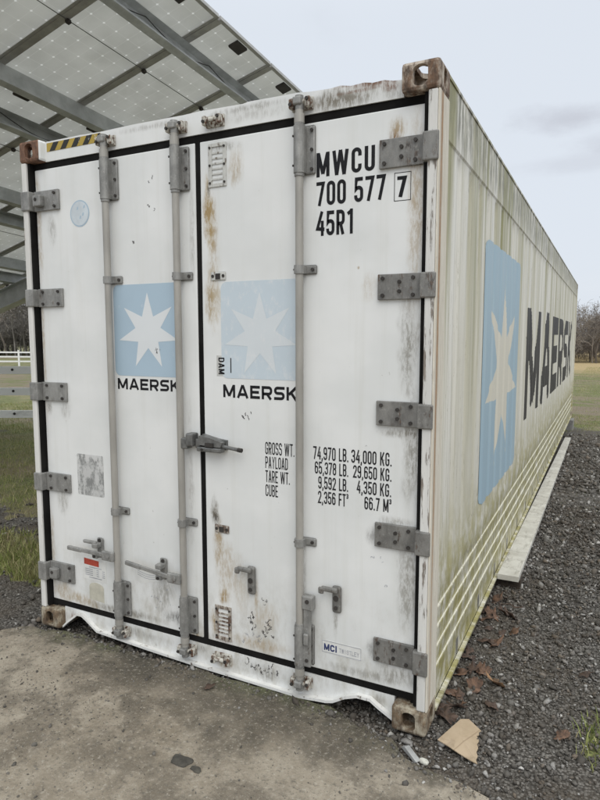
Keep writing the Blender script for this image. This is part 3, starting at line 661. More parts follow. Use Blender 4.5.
# emblems and lettering on the doors
def rrect(x0, x1, z0, z1, r, n=6):
    return arc(x1-r, z1-r, r, r, 0, 90, n)+arc(x0+r, z1-r, r, r, 90, 180, n)+arc(x0+r, z0+r, r, r, 180, 270, n)+arc(x1-r, z0+r, r, r, 270, 360, n)
def star(cx, cz, R, rin, rot=90.0):
    p = []
    for k in range(14):
        a = math.radians(rot+k*360/14); q = R if k % 2 == 0 else rin; p.append((cx+q*math.cos(a), cz+q*math.sin(a)))
    return p
def fan(mb, poly, c, y):
    n = len(poly); mb.add([(c[0], y, c[1])]+[(x, y, z) for x, z in poly], [[0, 1+i, 1+(i+1) % n] for i in range(n)])
for d, x0, x1, z0, z1, cx, cz, mb_, ms in ((DL, -1.800, -1.338, 1.572, 2.066, -1.562, 1.813, M_BLUE_L, M_STAR_L), (DR, -1.092, -.640, 1.578, 2.056, -.868, 1.793, M_BLUE_R, M_STAR_R)):
    mb = MB(); mb.prism(rrect(x0, x1, z0, z1, .035), YD-.0012, YD-.0003); mb.cur = 1
    fan(mb, star(cx, cz, .208, .088), (cx, cz), YD-.0018)
    part(mb, 'star_emblem', [mb_, ms], d)
for d, x0, x1, z0, z1 in ((DL, -1.787, -1.358, 1.496, 1.557), (DR, -1.085, -.662, 1.481, 1.546)):
    mb = MB(); door_text(mb, 'MAERSK', x0, x1, z0, z1, YD-.0008, t=.215, gap=.17, wid=WIDE, dw=1.0); part(mb, 'company_lettering', M_BLACK, d)
mb = MB()
door_text(mb, 'MWCU', -.566, -.288, 2.500, 2.606, YD-.0008, t=.150, gap=.13)
door_text(mb, '700 577', -.566, -.238, 2.374, 2.479, YD-.0008, t=.150, gap=.10)
door_text(mb, '45R1', -.566, -.386, 2.241, 2.349, YD-.0008, t=.150, gap=.10)
door_text(mb, '7', -.187, -.145, 2.376, 2.462, YD-.0008, t=.175)
bx0, bx1, bz0, bz1, th = -.2, -.126, 2.360, 2.478, .0028
for q in ([(bx0, bz0), (bx1, bz0), (bx1, bz0+th), (bx0, bz0+th)], [(bx0, bz1-th), (bx1, bz1-th), (bx1, bz1), (bx0, bz1)], [(bx0, bz0+th), (bx0+th, bz0+th), (bx0+th, bz1-th), (bx0, bz1-th)], [(bx1-th, bz0+th), (bx1, bz0+th), (bx1, bz1-th), (bx1-th, bz1-th)]): mb.flat(q, YD-.0008)
part(mb, 'container_number', M_BLACK, DR)
mb = MB()
rows = [(1.209, 1.271), (1.140, 1.199), (1.069, 1.129), (.998, 1.058)]
k = door_text(mb, 'GROSS WT.', -.842, -.680, *rows[0], YD-.0008, t=.12, gap=.09)
for s_, rw in (('PAYLOAD', rows[1]), ('TARE WT.', rows[2]), ('CUBE', rows[3])): door_text(mb, s_, -.842, 0, *rw, YD-.0008, t=.12, gap=.09, sx=k)
k1 = door_text(mb, '74,970 LB.', -.580, -.400, *rows[0], YD-.0008, t=.135, gap=.09)
k2 = door_text(mb, '34,000 KG.', -.386, -.192, *rows[0], YD-.0008, t=.135, gap=.09)
for i, (a, b) in enumerate((('65,378 LB.', '29,650 KG.'), ('9,592 LB.', '4,350 KG.'), ('2,356 FT', '66.7 M'))):
    dr = .012 if i == 2 else 0
    door_text(mb, a, 0, 0, *rows[i+1], YD-.0008, t=.135, gap=.09, sx=k1, right=-.400-dr)
    door_text(mb, b, 0, 0, *rows[i+1], YD-.0008, t=.135, gap=.09, sx=k2, right=-.192-dr)
for xx in (-.409, -.201): door_text(mb, '3', xx, xx+.010, 1.036, 1.060, YD-.0008, t=.2)
part(mb, 'weight_lettering', M_TXT_W, DR)
# stickers
def sticker(name, poly, m, d, extra=None, mats=None, label=None):
    mb = MB(); mb.prism(poly, YD-.0011, YD-.0002)
    if extra: extra(mb)
    return part(mb, name, [m]+(mats or []), d, label)
def circ(cx, cz, r, n=28): return [(cx+r*math.cos(2*math.pi*k/n), cz+r*math.sin(2*math.pi*k/n)) for k in range(n)]
def e_round(mb):
    mb.cur = 1; fan(mb, circ(-2.028, 2.471, .066), (-2.028, 2.471), YD-.0016); mb.cur = 2
    for px, pz in ((-2.05, 2.49), (-2.01, 2.455), (-2.03, 2.44), (-2.0, 2.495)): mb.flat([(px, pz), (px+.012, pz+.004), (px+.014, pz+.02), (px+.004, pz+.016)], YD-.002)
sticker('round_sticker', circ(-2.028, 2.471, .073), M_BLUE_L, DL, e_round, [simple('pale blue disc', (.58, .635, .675), .5, 0, .1, 12), M_BLUE_L], 'round pale blue sticker')
def e_dam(mb):
    mb.cur = 1
    st, tw = text_quads('DAM', .19, .13, {'M': .72, 'D': .62, 'A': .66})
    for i, quads in enumerate(st):       # reads downwards: text x runs down, text y runs right
        for q in quads: mb.add([(-1.111+p[1]*.036, YD-.0016-.0001*(i % 4), 1.681-p[0]*.084/tw) for p in q], [[0, 1, 2, 3]])
    mb.flat([(-1.040, 1.605), (-1.034, 1.605), (-1.034, 1.68), (-1.040, 1.68)], YD-.0016)
sticker('code_sticker', [(-1.122, 1.588), (-1.020, 1.590), (-1.020, 1.690), (-1.122, 1.692)], M_GREYST, DR, e_dam, [M_BLACK])
def e_mci(mb):
    mb.cur = 1; X0, Z0, sl = -.532, .266, .02
    def put(s, x0, x1, z0, z1, t, wid):
        n = len(mb.v); door_text(mb, s, x0, x1, z0, z1, YD-.0016, t=t, gap=.12, wid=wid, dw=.7)
    put('MCI', -.520, -.452, .272, .306, .24, {'M': 1.0, 'C': .8, 'I': .28}); mb.cur = 2
    put('TWISTLEY', -.440, -.338, .276, .298, .13, {})
    for q in ([(-.530, .262), (-.328, .262), (-.328, .2645), (-.530, .2645)], [(-.530, .3185), (-.328, .3185), (-.328, .321), (-.530, .321)], [(-.530, .2645), (-.528, .2645), (-.528, .3185), (-.530, .3185)], [(-.330, .2645), (-.328, .2645), (-.328, .3185), (-.330, .3185)]): mb.flat(q, YD-.0016)
sticker('outlined_sticker', rrect(-.532, -.326, .260, .323, .008), M_WHITE, DR, e_mci, [M_NAVY, M_FAINT])
sticker('scuffed_sticker', rrect(-2.124, -1.918, .858, 1.102, .010), M_SILVER, DL)
def e_red(mb):
    mb.cur = 1; mb.flat([(-2.098, .434), (-1.980, .430), (-1.980, .466), (-2.098, .472)], YD-.0016); mb.cur = 2
    for i, zz in enumerate((.418, .405, .393, .381, .369, .355)):
        for a, b in ((-2.09, -2.03), (-2.0, -1.98), (-1.955, -1.935)) if 0 < i < 5 else ((-2.06, -1.96),): mb.flat([(a, zz), (b, zz), (b, zz+.0045), (a, zz+.0045)], YD-.0016)
sticker('red_label', [(-2.104, .345), (-1.922, .340), (-1.922, .470), (-2.104, .475)], M_WHITE, DL, e_red, [M_RED, M_FAINT], 'white printed label with a red strip')
sticker('glue_patch', arc(-2.005, .30, .058, .03, 0, 180, 10)+[(-2.063, .225), (-1.947, .215)], M_BEIGE, DL)
def scribble(P, x0, x1, z0, z1, n, seed, y, w=.0022, name='graffiti', m=M_SCRIB):
    rr = random.Random(seed); mb = MB()
    for k in range(n):
        x = rr.uniform(x0, x1); z = rr.uniform(z0, z1); a = rr.uniform(-.6, .6); pts = []
        for j in range(rr.randint(3, 6)):
            pts.append((x, z)); a += rr.choice((-1, 1))*rr.uniform(.6, 2.0); st = rr.uniform(.003, .009); x += st*math.cos(a); z += st*math.sin(a)*1.2
        for q in stroke_quads(pts, False, w*rr.uniform(.6, 1.3)): mb.add([(p[0], y-.00008*(k % 9), p[1]) for p in q], [[0, 1, 2, 3]])
    part(mb, name, m, P)
scribble(DR, -.945, -.915, .29, .36, 8, 3, YD-.0006, .0035); scribble(DR, -.87, -.80, .26, .30, 8, 4, YD-.0006, .003); scribble(DR, -.85, -.82, .29, .35, 9, 44, YD-.0006, .003); scribble(DR, -1.0, -.84, .20, .26, 10, 5, YD-.0006, m=M_FAINT)
scribble(DR, -.86, -.84, .41, .46, 4, 6, YD-.0006); scribble(SILL, -.98, -.78, .065, .10, 20, 8, YD-.0006, .003); scribble(DL, -1.60, -1.45, .25, .40, 8, 9, YD-.0006, m=M_FAINT)
scribble(DR, -.99, -.92, 1.36, 1.41, 5, 12, YD-.0006, .0045); scribble(DL, -1.52, -1.46, 1.70, 1.715, 5, 14, YD-.0025, .002); scribble(DL, -1.55, -1.50, 2.45, 2.62, 4, 15, YD-.0006, .003); scribble(DL, -1.66, -1.64, 2.2, 2.4, 2, 16, YD-.0006, .003)
scribble(DL, -1.86, -1.83, 1.66, 1.665, 2, 17, YD-.0006, .005); scribble(DR, -.3, -.2, .60, .8, 4, 19, YD-.0006, .002, m=M_FAINT)
def e_lab(mb):
    mb.cur = 1
    for i in range(3):
        for q in stroke_quads([(-1.685+j*.028, .468-i*.012-.018*math.sin(j/6*math.pi)+.004*j*.2) for j in range(7)], False, .003): mb.add([(p[0], YD-.0016, p[1]) for p in q], [[0, 1, 2, 3]])
sticker('torn_label', [(-1.70, .405), (-1.66, .392), (-1.52, .430), (-1.50, .468), (-1.69, .492)], M_WHITE, DL, e_lab, [M_FAINT])

# side walls
def rib(y, z):
    """outward offset of the side skin"""
    ph = (y-.18)/.262 % 1.0
    tri = np.abs(ph-.5)*2                              # 1 at groove centre, 0 on the crown
    v = (np.clip((tri-.45)/.4, 0, 1)**2)*-.0085
    up = np.clip((z-.60)/.03, 0, 1)*np.clip((2.615-z)/.02, 0, 1)
    hz = (z-.223)/.098
    k = hz % 1.0
    lo = (np.where(k < .93, k/.93, 1-(k-.93)/.07))*.0065-.009
    inlo = (z > .223-.098) & (z < .223+.098*3)
    rail = np.where(z > 2.625, .006, np.where(z <= .223-.098, -.009, 0.0)+np.where((z >= .223+.098*3) & (z < 2.6), -.009*np.clip((.62-z)/.1, 0, 1), 0.0))
    return v*up+np.where(inlo, lo, 0)+rail
ys = np.unique(np.concatenate([np.arange(.175, CL-.12, .0153), [CL-.12]]))
zs = np.unique(np.round(np.concatenate([np.linspace(.045, .12, 4), np.concatenate([.125+.098*q+np.array([0, .03, .06, .084, .0911, .0945, .0978]) for q in range(4)]), np.linspace(.53, .60, 4), np.linspace(.60, 2.6, 45), np.array([2.605, 2.615, 2.622, 2.627]), np.linspace(2.632, 2.885, 8)]), 4))
def side_wall(x, sgn):
    YY, ZZ = np.meshgrid(ys, zs, indexing='ij')
    XX = x+sgn*(-.014+rib(YY, ZZ))
    v = np.stack([XX, YY, ZZ], -1).reshape(-1, 3); nz = len(zs); ny = len(ys)
    i, j = np.meshgrid(np.arange(ny-1), np.arange(nz-1), indexing='ij'); a = (i*nz+j).ravel()
    q = np.stack([a, a+nz, a+nz+1, a+1], -1)
    if sgn < 0: q = q[:, ::-1]
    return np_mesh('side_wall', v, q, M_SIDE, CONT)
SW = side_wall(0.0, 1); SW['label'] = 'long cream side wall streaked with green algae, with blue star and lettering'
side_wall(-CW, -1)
def decal(name, inside, y0, y1, z0, z1, dy, dz, mats, off):
    """paint on the ribbed side: cells of the skin whose centre falls inside the outline; inside() returns a material index or -1"""
    ya = np.arange(y0, y1+dy, dy); za = np.arange(z0, z1+dz, dz)
    YY, ZZ = np.meshgrid(ya, za, indexing='ij'); nz = len(za)
    v = np.stack([-.014+rib(YY, ZZ)+off, YY, ZZ], -1).reshape(-1, 3)
    i, j = np.meshgrid(np.arange(len(ya)-1), np.arange(nz-1), indexing='ij')
    k = inside(ya[i]+dy/2, za[j]+dz/2).ravel(); a = (i*nz+j).ravel(); keep = k >= 0
    a = a[keep]; q = np.stack([a, a+nz, a+nz+1, a+1], -1)
    us, inv = np.unique(q, return_inverse=True)
    o = np_mesh(name, v[us], inv.reshape(q.shape), mats, SW)
    o.data.polygons.foreach_set('material_index', k[keep].astype(np.int32)); return o
def in_poly(Y, Z, poly):
    r = np.zeros(Y.shape, bool); n = len(poly)
    for i in range(n):
        (x0, z0), (x1, z1) = poly[i], poly[(i+1) % n]
        if z0 == z1: continue
        c = ((z0 > Z) != (z1 > Z)) & (Y < (x1-x0)*(Z-z0)/(z1-z0)+x0); r ^= c
    return r
lp = rrect(1.19, 2.77, .745, 2.36, .12, 8); sp = star(1.99, 1.53, .70, .275)
decal('star_emblem', lambda Y, Z: np.where(in_poly(Y, Z, lp), np.where(in_poly(Y, Z, sp), 1, 0), -1), 1.17, 2.80, .72, 2.38, .0102, .006, [M_SBLUE, M_SSTAR], .0022)
st, tw = text_quads('MAERSK', .235, .17, WIDE, 1.0)
ky = 7.45/tw
quads = [[(3.36+p[0]*ky, 1.02+p[1]*1.02) for p in q] for s_ in st for q in s_]
def in_text(Y, Z):
    r = np.zeros(Y.shape, bool)
    for q in quads: r |= in_poly(Y, Z, q)
    return np.where(r, 0, -1)
decal('company_lettering', in_text, 3.3, 10.9, 1.0, 2.06, .0204, .008, [M_SBLACK], .0022)
# rails, roof, floor, front wall
mb = MB(); mb.box(-.020, .0015, .18, CL-.18, .03, .0445); mb.box(-CW-.0015, -CW+.020, .18, CL-.18, .03, .0445)
part(mb, 'bottom_rail', M_SIDE)
mb = MB(); mb.box(-CW+.02, -.02, .1605, CL-.01, 2.862, 2.872); part(mb, 'roof', M_ROOF)
mb = MB(); mb.box(-.012, -.003, .1785, CL-.1785, 2.8725, 2.886); mb.box(-CW+.003, -CW+.012, .1785, CL-.1785, 2.8725, 2.886); part(mb, 'top_rail', M_SIDE)
mb = MB(); mb.box(-CW+.03, -.03, .1005, CL-.12, .155, .175); mb.box(-CW+.092, -.092, CL-.1, CL-.06, .12, CH-.12); part(mb, 'underframe', M_HINGE_D)
mb = MB()
for y in np.arange(.7, 12, .62): mb.box(-CW+.022, -.022, y, y+.05, .05, .1545)
part(mb, 'cross_member', M_HINGE_D)

# ------------------------------------------------------------------ ground
def gz(x, y): y = np.asarray(y, float); return -.018-.02*np.clip(y-1, 0, 85)-.020*np.exp(-((y-.12)/.14)**2)*(np.asarray(x, float) < -.05)*(np.asarray(x, float) > -2.5)
def vnoise(x, y, s, seed=0):
    """cheap smooth value noise"""
    x = np.asarray(x, float)/s+seed*17.3; y = np.asarray(y, float)/s+seed*9.1
    xi, yi = np.floor(x), np.floor(y); fx, fy = x-xi, y-yi; fx = fx*fx*(3-2*fx); fy = fy*fy*(3-2*fy)
    h = lambda a, b: np.modf(np.abs(np.sin(a*127.1+b*311.7+seed)*43758.5453))[0]
    return (h(xi, yi)*(1-fx)+h(xi+1, yi)*fx)*(1-fy)+(h(xi, yi+1)*(1-fx)+h(xi+1, yi+1)*fx)*fy
def grassy(x, y):
    """0 gravel .. 1 grass"""
    n = .6*vnoise(x, y, .9, 1)+.4*vnoise(x, y, .3, 2)
    x = np.asarray(x, float); y = np.asarray(y, float)
    yy = y+(n-.5)*.9+(vnoise(x, y, .11, 31)-.5)*.35
    bands = np.maximum(np.clip((yy-1.75)/.25, 0, 1), np.clip((yy-.33)/.15, 0, 1)*np.clip((1.15-yy)/.2, 0, 1)*np.clip((x+6.5)/.8, 0, 1))
    g_left = np.where(x < -2.45, bands*np.clip(n*1.6+.15, 0, 1), 0)
    g_far = np.clip((y-10.3+2.2*(n-.5))/3.0, 0, 1)
    g_r = np.maximum(np.clip((x-1.1)/1.5, 0, 1)*np.clip(n*1.7-.55, 0, 1)*.6, np.exp(-((x-.69)/.08)**2-((y-.33)/.16)**2)*.9)
    patch = np.clip((n-.62)*5, 0, 1)*np.clip((y-3)/4, 0, 1)*.8*(x > .15)
    return np.clip(np.maximum.reduce([g_left, g_far, g_r, patch]), 0, 1)
ax = np.concatenate([-np.geomspace(900, 8, 60), np.linspace(-7.9, 4, 240), np.geomspace(4.1, 900, 50)])
ay = np.concatenate([-np.geomspace(300, 3, 30), np.linspace(-2.9, 16, 260), np.geomspace(16.3, 1200, 90)])
GX, GY = np.meshgrid(ax, ay, indexing='ij')
GZ = gz(GX, GY)+np.where(GY > .4, 1, np.clip(GY, 0, .4)/.4)*(vnoise(GX, GY, .8, 5)-.5)*.02+np.clip((np.abs(GY)-12)/40, 0, 1)*(vnoise(GX, GY, 9, 6)-.5)*.25
na, nb = len(ax), len(ay)
i, j = np.meshgrid(np.arange(na-1), np.arange(nb-1), indexing='ij'); a = (i*nb+j).ravel()
def ground_mat():
    m, t = material('gravel and grass ground')
    X, Y, Z = t.sep(t.pos)
    at = t.node('ShaderNodeAttribute', attribute_name='grass').outputs['Fac']
    nf = t.noise(t.pos, 9, 6, .65); nm = t.noise(t.pos, 1.3, 5, .6); nl = t.noise(t.pos, .22, 4, .6)
    vc = t.voro(t.pos, 75, 'F1', 1); vd = t.voro(t.pos, 75, 'F1', 0)
    vs = t.sep(vc)[0]
    grav = t.mix(vs, (0.062, .056, .048), (0.22, .205, .185))
    grav = t.mix(t.ramp(vd, .35, .75), grav, (.034, .029, .023))
    grav = t.mix(t.ramp(nm, .42, .66, 0, .7), grav, (.085, .066, .047))
    gr = t.mix(t.ramp(nf, .3, .7), (.14, .165, .045), (.25, .265, .095))
    nh = t.noise(t.pos, 55, 5, .75); gr = t.mix(t.ramp(nh, .42, .60), t.mix(.75, gr, (.03, .03, .012)), gr)
    gr = t.mix(t.ramp(nm, .42, .66, 0, .75), gr, (.25, .215, .12))
    gr = t.mix(t.ramp(nl, .50, .60, 0, .8), gr, (.21, .165, .11))
    # bare muddy wheel tracks beyond the container, dry straw towards the wood
    tr = t.m('MULTIPLY', t.ramp(Y, 11, 14), t.ramp(Y, 26, 18)); tr = t.m('MULTIPLY', tr, t.ramp(nm, .38, .58))
    gr = t.mix(t.m('MULTIPLY', tr, .85), gr, (.19, .148, .108))
    dry = t.m('MULTIPLY', t.ramp(t.m('ADD', Y, t.m('MULTIPLY', nl, 18)), 48, 66), t.ramp(X, -32, -20))
    gr = t.mix(dry, gr, t.mix(t.ramp(nf, .3, .7), (.30, .22, .10), (.46, .35, .18)))
    k = t.ramp(t.m('ADD', at, t.m('MULTIPLY', t.m('SUBTRACT', t.m('ADD', t.m('MULTIPLY', nf, .6), t.m('MULTIPLY', nh, .4)), .5), 1.8)), .40, .60)
    gr = t.mix(t.ramp(nh, .50, .34, 0, .55), gr, (.055, .048, .026))
    t.put(t.mix(k, grav, gr), t.b.inputs['Base Color']); t.b.inputs['Roughness'].default_value = .92
    h = t.m('SUBTRACT', t.m('MULTIPLY', nf, .6), vd)
    t.put(t.bump(h, .8, .012), t.b.inputs['Normal'])
    return m
G = np_mesh('ground', np.stack([GX, GY, GZ], -1).reshape(-1, 3), np.stack([a, a+nb, a+nb+1, a+1], -1), ground_mat(), None, True)
at_ = G.data.attributes.new('grass', 'FLOAT', 'POINT'); at_.data.foreach_set('value', grassy(GX, GY).astype(np.float32).ravel())
tag(G, kind='structure')

# concrete slab in front of the doors
def slab_mat():
    m, t = material('stained concrete')
    X, Y, Z = t.sep(t.pos)
    n1 = t.noise(t.pos, 1.1, 6, .62, .3); n2 = t.noise(t.pos, 11, 8, .7); n3 = t.noise(t.add(t.pos, (7, 3, 1)), 3.2, 7, .68); n4 = t.noise(t.pos, 70, 4, .7)
    c = t.mix(t.ramp(n1, .34, .66), (.235, .195, .142), (.385, .335, .262))
    c = t.mix(t.ramp(n2, .38, .70, 0, .6), c, (.45, .395, .315))
    c = t.mix(t.ramp(n3, .44, .60, 0, .8), c, (.15, .125, .092))
    # damp dark zone in front of the doors and down the right, moss along the container edge
    wob = t.m('MULTIPLY', t.m('SUBTRACT', n3, .5), .9)
    damp = t.ramp(t.m('ADD', t.m('ADD', Y, t.m('MULTIPLY', t.m('ABSOLUTE', t.m('ADD', X, .75)), -.22)), wob), -.62, -.22)
    c = t.mix(t.m('MULTIPLY', damp, t.ramp(n2, .28, .58, .45, .95)), c, (.095, .080, .058))
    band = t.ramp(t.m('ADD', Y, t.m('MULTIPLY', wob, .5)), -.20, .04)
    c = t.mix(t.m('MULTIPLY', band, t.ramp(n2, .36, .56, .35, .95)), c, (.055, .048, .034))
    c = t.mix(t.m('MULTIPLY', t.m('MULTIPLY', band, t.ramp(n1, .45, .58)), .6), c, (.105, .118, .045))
    c = t.mix(t.ramp(n4, .60, .68, 0, .65), c, (.085, .077, .065))
    c = t.mix(t.ramp(n4, .30, .40, .45, 0), c, (.50, .47, .41))
    n5 = t.noise(t.pos, 26, 8, .78)
    c = t.mix(t.ramp(n5, .54, .64, 0, .75), c, (.12, .108, .088))
    n6 = t.noise(t.add(t.pos, (9, 1, 4)), 48, 6, .75)
    c = t.mix(t.ramp(n6, .55, .64, 0, .6), c, (.47, .43, .36)); c = t.mix(t.ramp(n6, .44, .36, 0, .6), c, (.10, .09, .075))
    c = t.mix(t.ramp(t.voro(t.pos, 120, 'F1', 0), .35, .12, 0, .35), c, (.30, .28, .24))
    t.put(c, t.b.inputs['Base Color']); t.b.inputs['Roughness'].default_value = .85
    t.put(t.bump(t.m('ADD', t.m('ADD', n2, n5), t.m('MULTIPLY', n4, .8)), .9, .008), t.b.inputs['Normal'])
    return m
edge = [(-14, -.9), (-5, -.45), (-3, -.26), (-2.62, -.17), (-2.45, -.06), (-2.2, .0), (-1.29, .015), (-.5, .01), (-.25, -.03), (-.14, -.09), (-.02, -.17), (.33, -.215), (1.2, -.32), (4, -.7), (10, -1.6)]
E2 = []
for (x0, y0), (x1, y1) in zip(edge, edge[1:]):
    n = max(1, int(math.hypot(x1-x0, y1-y0)/.035)) if max(abs(x0), abs(x1)) < 5.5 else 1
    for q in range(n):
        f = q/n; x = x0+(x1-x0)*f; E2.append((x, y0+(y1-y0)*f+(float(vnoise(x, 3, .07, 3))-.5)*.05+(float(vnoise(x, 3, .3, 4))-.5)*.05))
E2.append(edge[-1])
mb = MB(); n = len(E2)
vs = [(x, y, 0.0) for x, y in E2]+[(x, y-.25, .0) for x, y in E2]+[(x, y+.02, -.05) for x, y in E2]+[(x, -14, 0.0) for x, y in E2]
mb.add(vs, [[q, n+q, n+q+1, q+1][::1] for q in range(n-1)]+[[n+q, 3*n+q, 3*n+q+1, n+q+1] for q in range(n-1)]+[[2*n+q, q, q+1, 2*n+q+1] for q in range(n-1)])
tag(mb.build('concrete_slab', slab_mat()), kind='structure')

# ------------------------------------------------------------------ loose stones, grit, grass
def ico():
    bm = bmesh.new(); bmesh.ops.create_icosphere(bm, subdivisions=1, radius=1); bm.verts.index_update()
    v = np.array([q.co[:] for q in bm.verts]); f = np.array([[q.index for q in p.verts] for p in bm.faces]); bm.free(); return v, f
IV, IF = ico()
def stone_field(pos, rad, flat=.62):
    n = len(pos); sh = IV[None]*(1+RNG.uniform(-.55, .42, (n, len(IV), 1)))
    sh *= RNG.uniform([.75, .6, flat*.65], [1.25, 1.0, flat*1.15], (n, 3))[:, None, :]
    q = RNG.normal(size=(n, 4)); q[:, 1:3] *= .45; q /= np.linalg.norm(q, axis=1, keepdims=True); ww, x, y, z = q.T
    R = np.stack([1-2*(y*y+z*z), 2*(x*y-z*ww), 2*(x*z+y*ww), 2*(x*y+z*ww), 1-2*(x*x+z*z), 2*(y*z-x*ww), 2*(x*z-y*ww), 2*(y*z+x*ww), 1-2*(x*x+y*y)], -1).reshape(n, 3, 3)
    v = np.einsum('nij,nkj->nki', R, sh)*rad[:, None, None]+pos[:, None, :]
    f = IF[None]+(np.arange(n)*len(IV))[:, None, None]
    return v.reshape(-1, 3), f.reshape(-1, 3)
def stone_mat():
    m, t = material('limestone gravel')
    r = t.node('ShaderNodeNewGeometry').outputs['Random Per Island']
    c = t.node('ShaderNodeValToRGB'); cr = c.color_ramp; t.put(r, c.inputs[0])
    cr.elements[0].color = (.060, .056, .050, 1); cr.elements[1].position = 1; cr.elements[1].color = (.60, .585, .55, 1)
    for p_, co in ((.35, (.098, .093, .085)), (.62, (.17, .164, .153)), (.74, (.165, .132, .10)), (.84, (.28, .272, .26)), (.96, (.42, .41, .39))):
        e = cr.elements.new(p_); e.color = (*co, 1)
    n = t.noise(t.pos, 160, 3, .6)
    soil = t.ramp(t.noise(t.add(t.pos, (2, 6, 0)), 1.7, 6, .68), .47, .60, 0, .8)
    co_ = t.mix(soil, c.outputs[0], t.mix(.6, c.outputs[0], (.055, .040, .027)))
    t.put(t.mix(t.ramp(n, .3, .7, 0, .5), co_, (.085, .068, .050)), t.b.inputs['Base Color']); t.b.inputs['Roughness'].default_value = .85
    return m
M_STONE = stone_mat()
def slab_edge_y(x): return np.interp(x, [e[0] for e in edge], [e[1] for e in edge])
def scatter(n, x0, x1, y0, y1): return RNG.uniform(x0, x1, n), RNG.uniform(y0, y1, n)
sets = [(2600, -2.7, .3, -.34, .09, .0042), (17000, -.35, 1.05, -.55, 2.2, .0062), (9000, -.1, 1.0, 2.2, 5.0, .009), (5000, -.1, .95, 5.0, 11.0, .015), (4500, 1.05, 2.8, -1.0, 4.5, .010),
        (5500, -2.6, -.05, -.05, .42, .0075), (7000, -6.0, -2.42, -.5, 3.2, .009)]
P_, R_ = [], []
for n, x0, x1, y0, y1, rm in sets:
    x, y = scatter(n, x0, x1, y0, y1); r = rm*.88*np.exp(RNG.normal(0, .58, n)); r = np.minimum(r, rm*3.5)
    ok = (y > slab_edge_y(x)-.02-(.05 if rm > .005 else .30)*RNG.random(n)**3)
    inside = (x < -.02) & (x > -CW+.02) & (y > .5)
    ok &= ~inside & (RNG.random(n) > grassy(x, y)*.93)
    clump = .6*vnoise(x, y, .25, 11)+.4*vnoise(x, y, .8, 12); ok &= RNG.random(n) < .12+clump*1.25
    x, y, r = x[ok], y[ok], r[ok]
    z = np.where(y < slab_edge_y(x), .0, gz(x, y)+.004)+r*.25
    P_.append(np.stack([x, y, z], -1)); R_.append(r)
x, y = np.concatenate([RNG.uniform(-.15, .95, 260), RNG.normal(.42, .2, 150), RNG.uniform(-5, -2.6, 90)]), np.concatenate([RNG.uniform(-.2, 5, 260), RNG.normal(1.6, .5, 150), RNG.uniform(.2, 2, 90)]); r = .014*np.exp(RNG.normal(0, .3, 500)); ok = (y > slab_edge_y(x)+.02) & ((x > 0) | (y < .4)); x, y, r = x[ok], y[ok], r[ok]
P_.append(np.stack([x, y, gz(x, y)+r*.3], -1)); R_.append(r)
v, f = stone_field(np.concatenate(P_), np.concatenate(R_))
tag(np_mesh('gravel', v, f, M_STONE), kind='stuff')
# dark grit strewn over the slab
n = 3600; x = np.concatenate([RNG.normal(-1.75, .35, 900), RNG.uniform(-3.2, .8, n-900)]); y = np.concatenate([RNG.normal(-.55, .16, 900), RNG.uniform(-1.3, .05, n-900)])
ok = y < slab_edge_y(x)-.02; x, y = x[ok], y[ok]; r = .0022*np.exp(RNG.normal(0, .55, len(x)))
v, f = stone_field(np.stack([x, y, r*.3], -1), r)
M_GRIT = simple('dark grit', (.12, .11, .095), .9, 0, .6, 9)
tag(np_mesh('grit', v, f, M_GRIT), kind='stuff')
def blades(px, py, h, wd, lean=.5):
    n = len(px); a = RNG.uniform(0, 2*np.pi, n); b = RNG.uniform(0, 2*np.pi, n); l = RNG.uniform(.15, lean, n)*h*1.6
    z = gz(px, py)-.004; dx, dy = np.cos(a)*wd/2, np.sin(a)*wd/2; lx, ly = np.cos(b)*l, np.sin(b)*l
    v = np.stack([np.stack([px-dx, py-dy, z], -1), np.stack([px+dx, py+dy, z], -1), np.stack([px+dx*.7+lx*.35, py+dy*.7+ly*.35, z+h*.6], -1), np.stack([px-dx*.7+lx*.35, py-dy*.7+ly*.35, z+h*.6], -1), np.stack([px+lx, py+ly, z+h], -1)], 1).reshape(-1, 3)
    o = np.arange(n)[:, None]*5
    return v, np.concatenate([o+[0, 1, 2], o+[0, 2, 3], o+[3, 2, 4]])
def grass_mat():
    m, t = material('winter grass blades')
    r = t.node('ShaderNodeNewGeometry').outputs['Random Per Island']
    c = t.node('ShaderNodeValToRGB'); cr = c.color_ramp; t.put(r, c.inputs[0])
    cr.elements[0].color = (.12, .155, .035, 1); cr.elements[1].color = (.48, .41, .24, 1)
    for p_, co in ((.35, (.19, .235, .055)), (.62, (.27, .30, .085)), (.8, (.34, .33, .14))): e = cr.elements.new(p_); e.color = (*co, 1)
    t.put(t.mix(t.ramp(t.noise(t.pos, 2.2, 5, .65), .42, .62, 0, .5), c.outputs[0], (.24, .20, .115)), t.b.inputs['Base Color']); t.b.inputs['Roughness'].default_value = .7
    return m
M_GRASS = grass_mat()
V_, F_ = [], []; o = 0
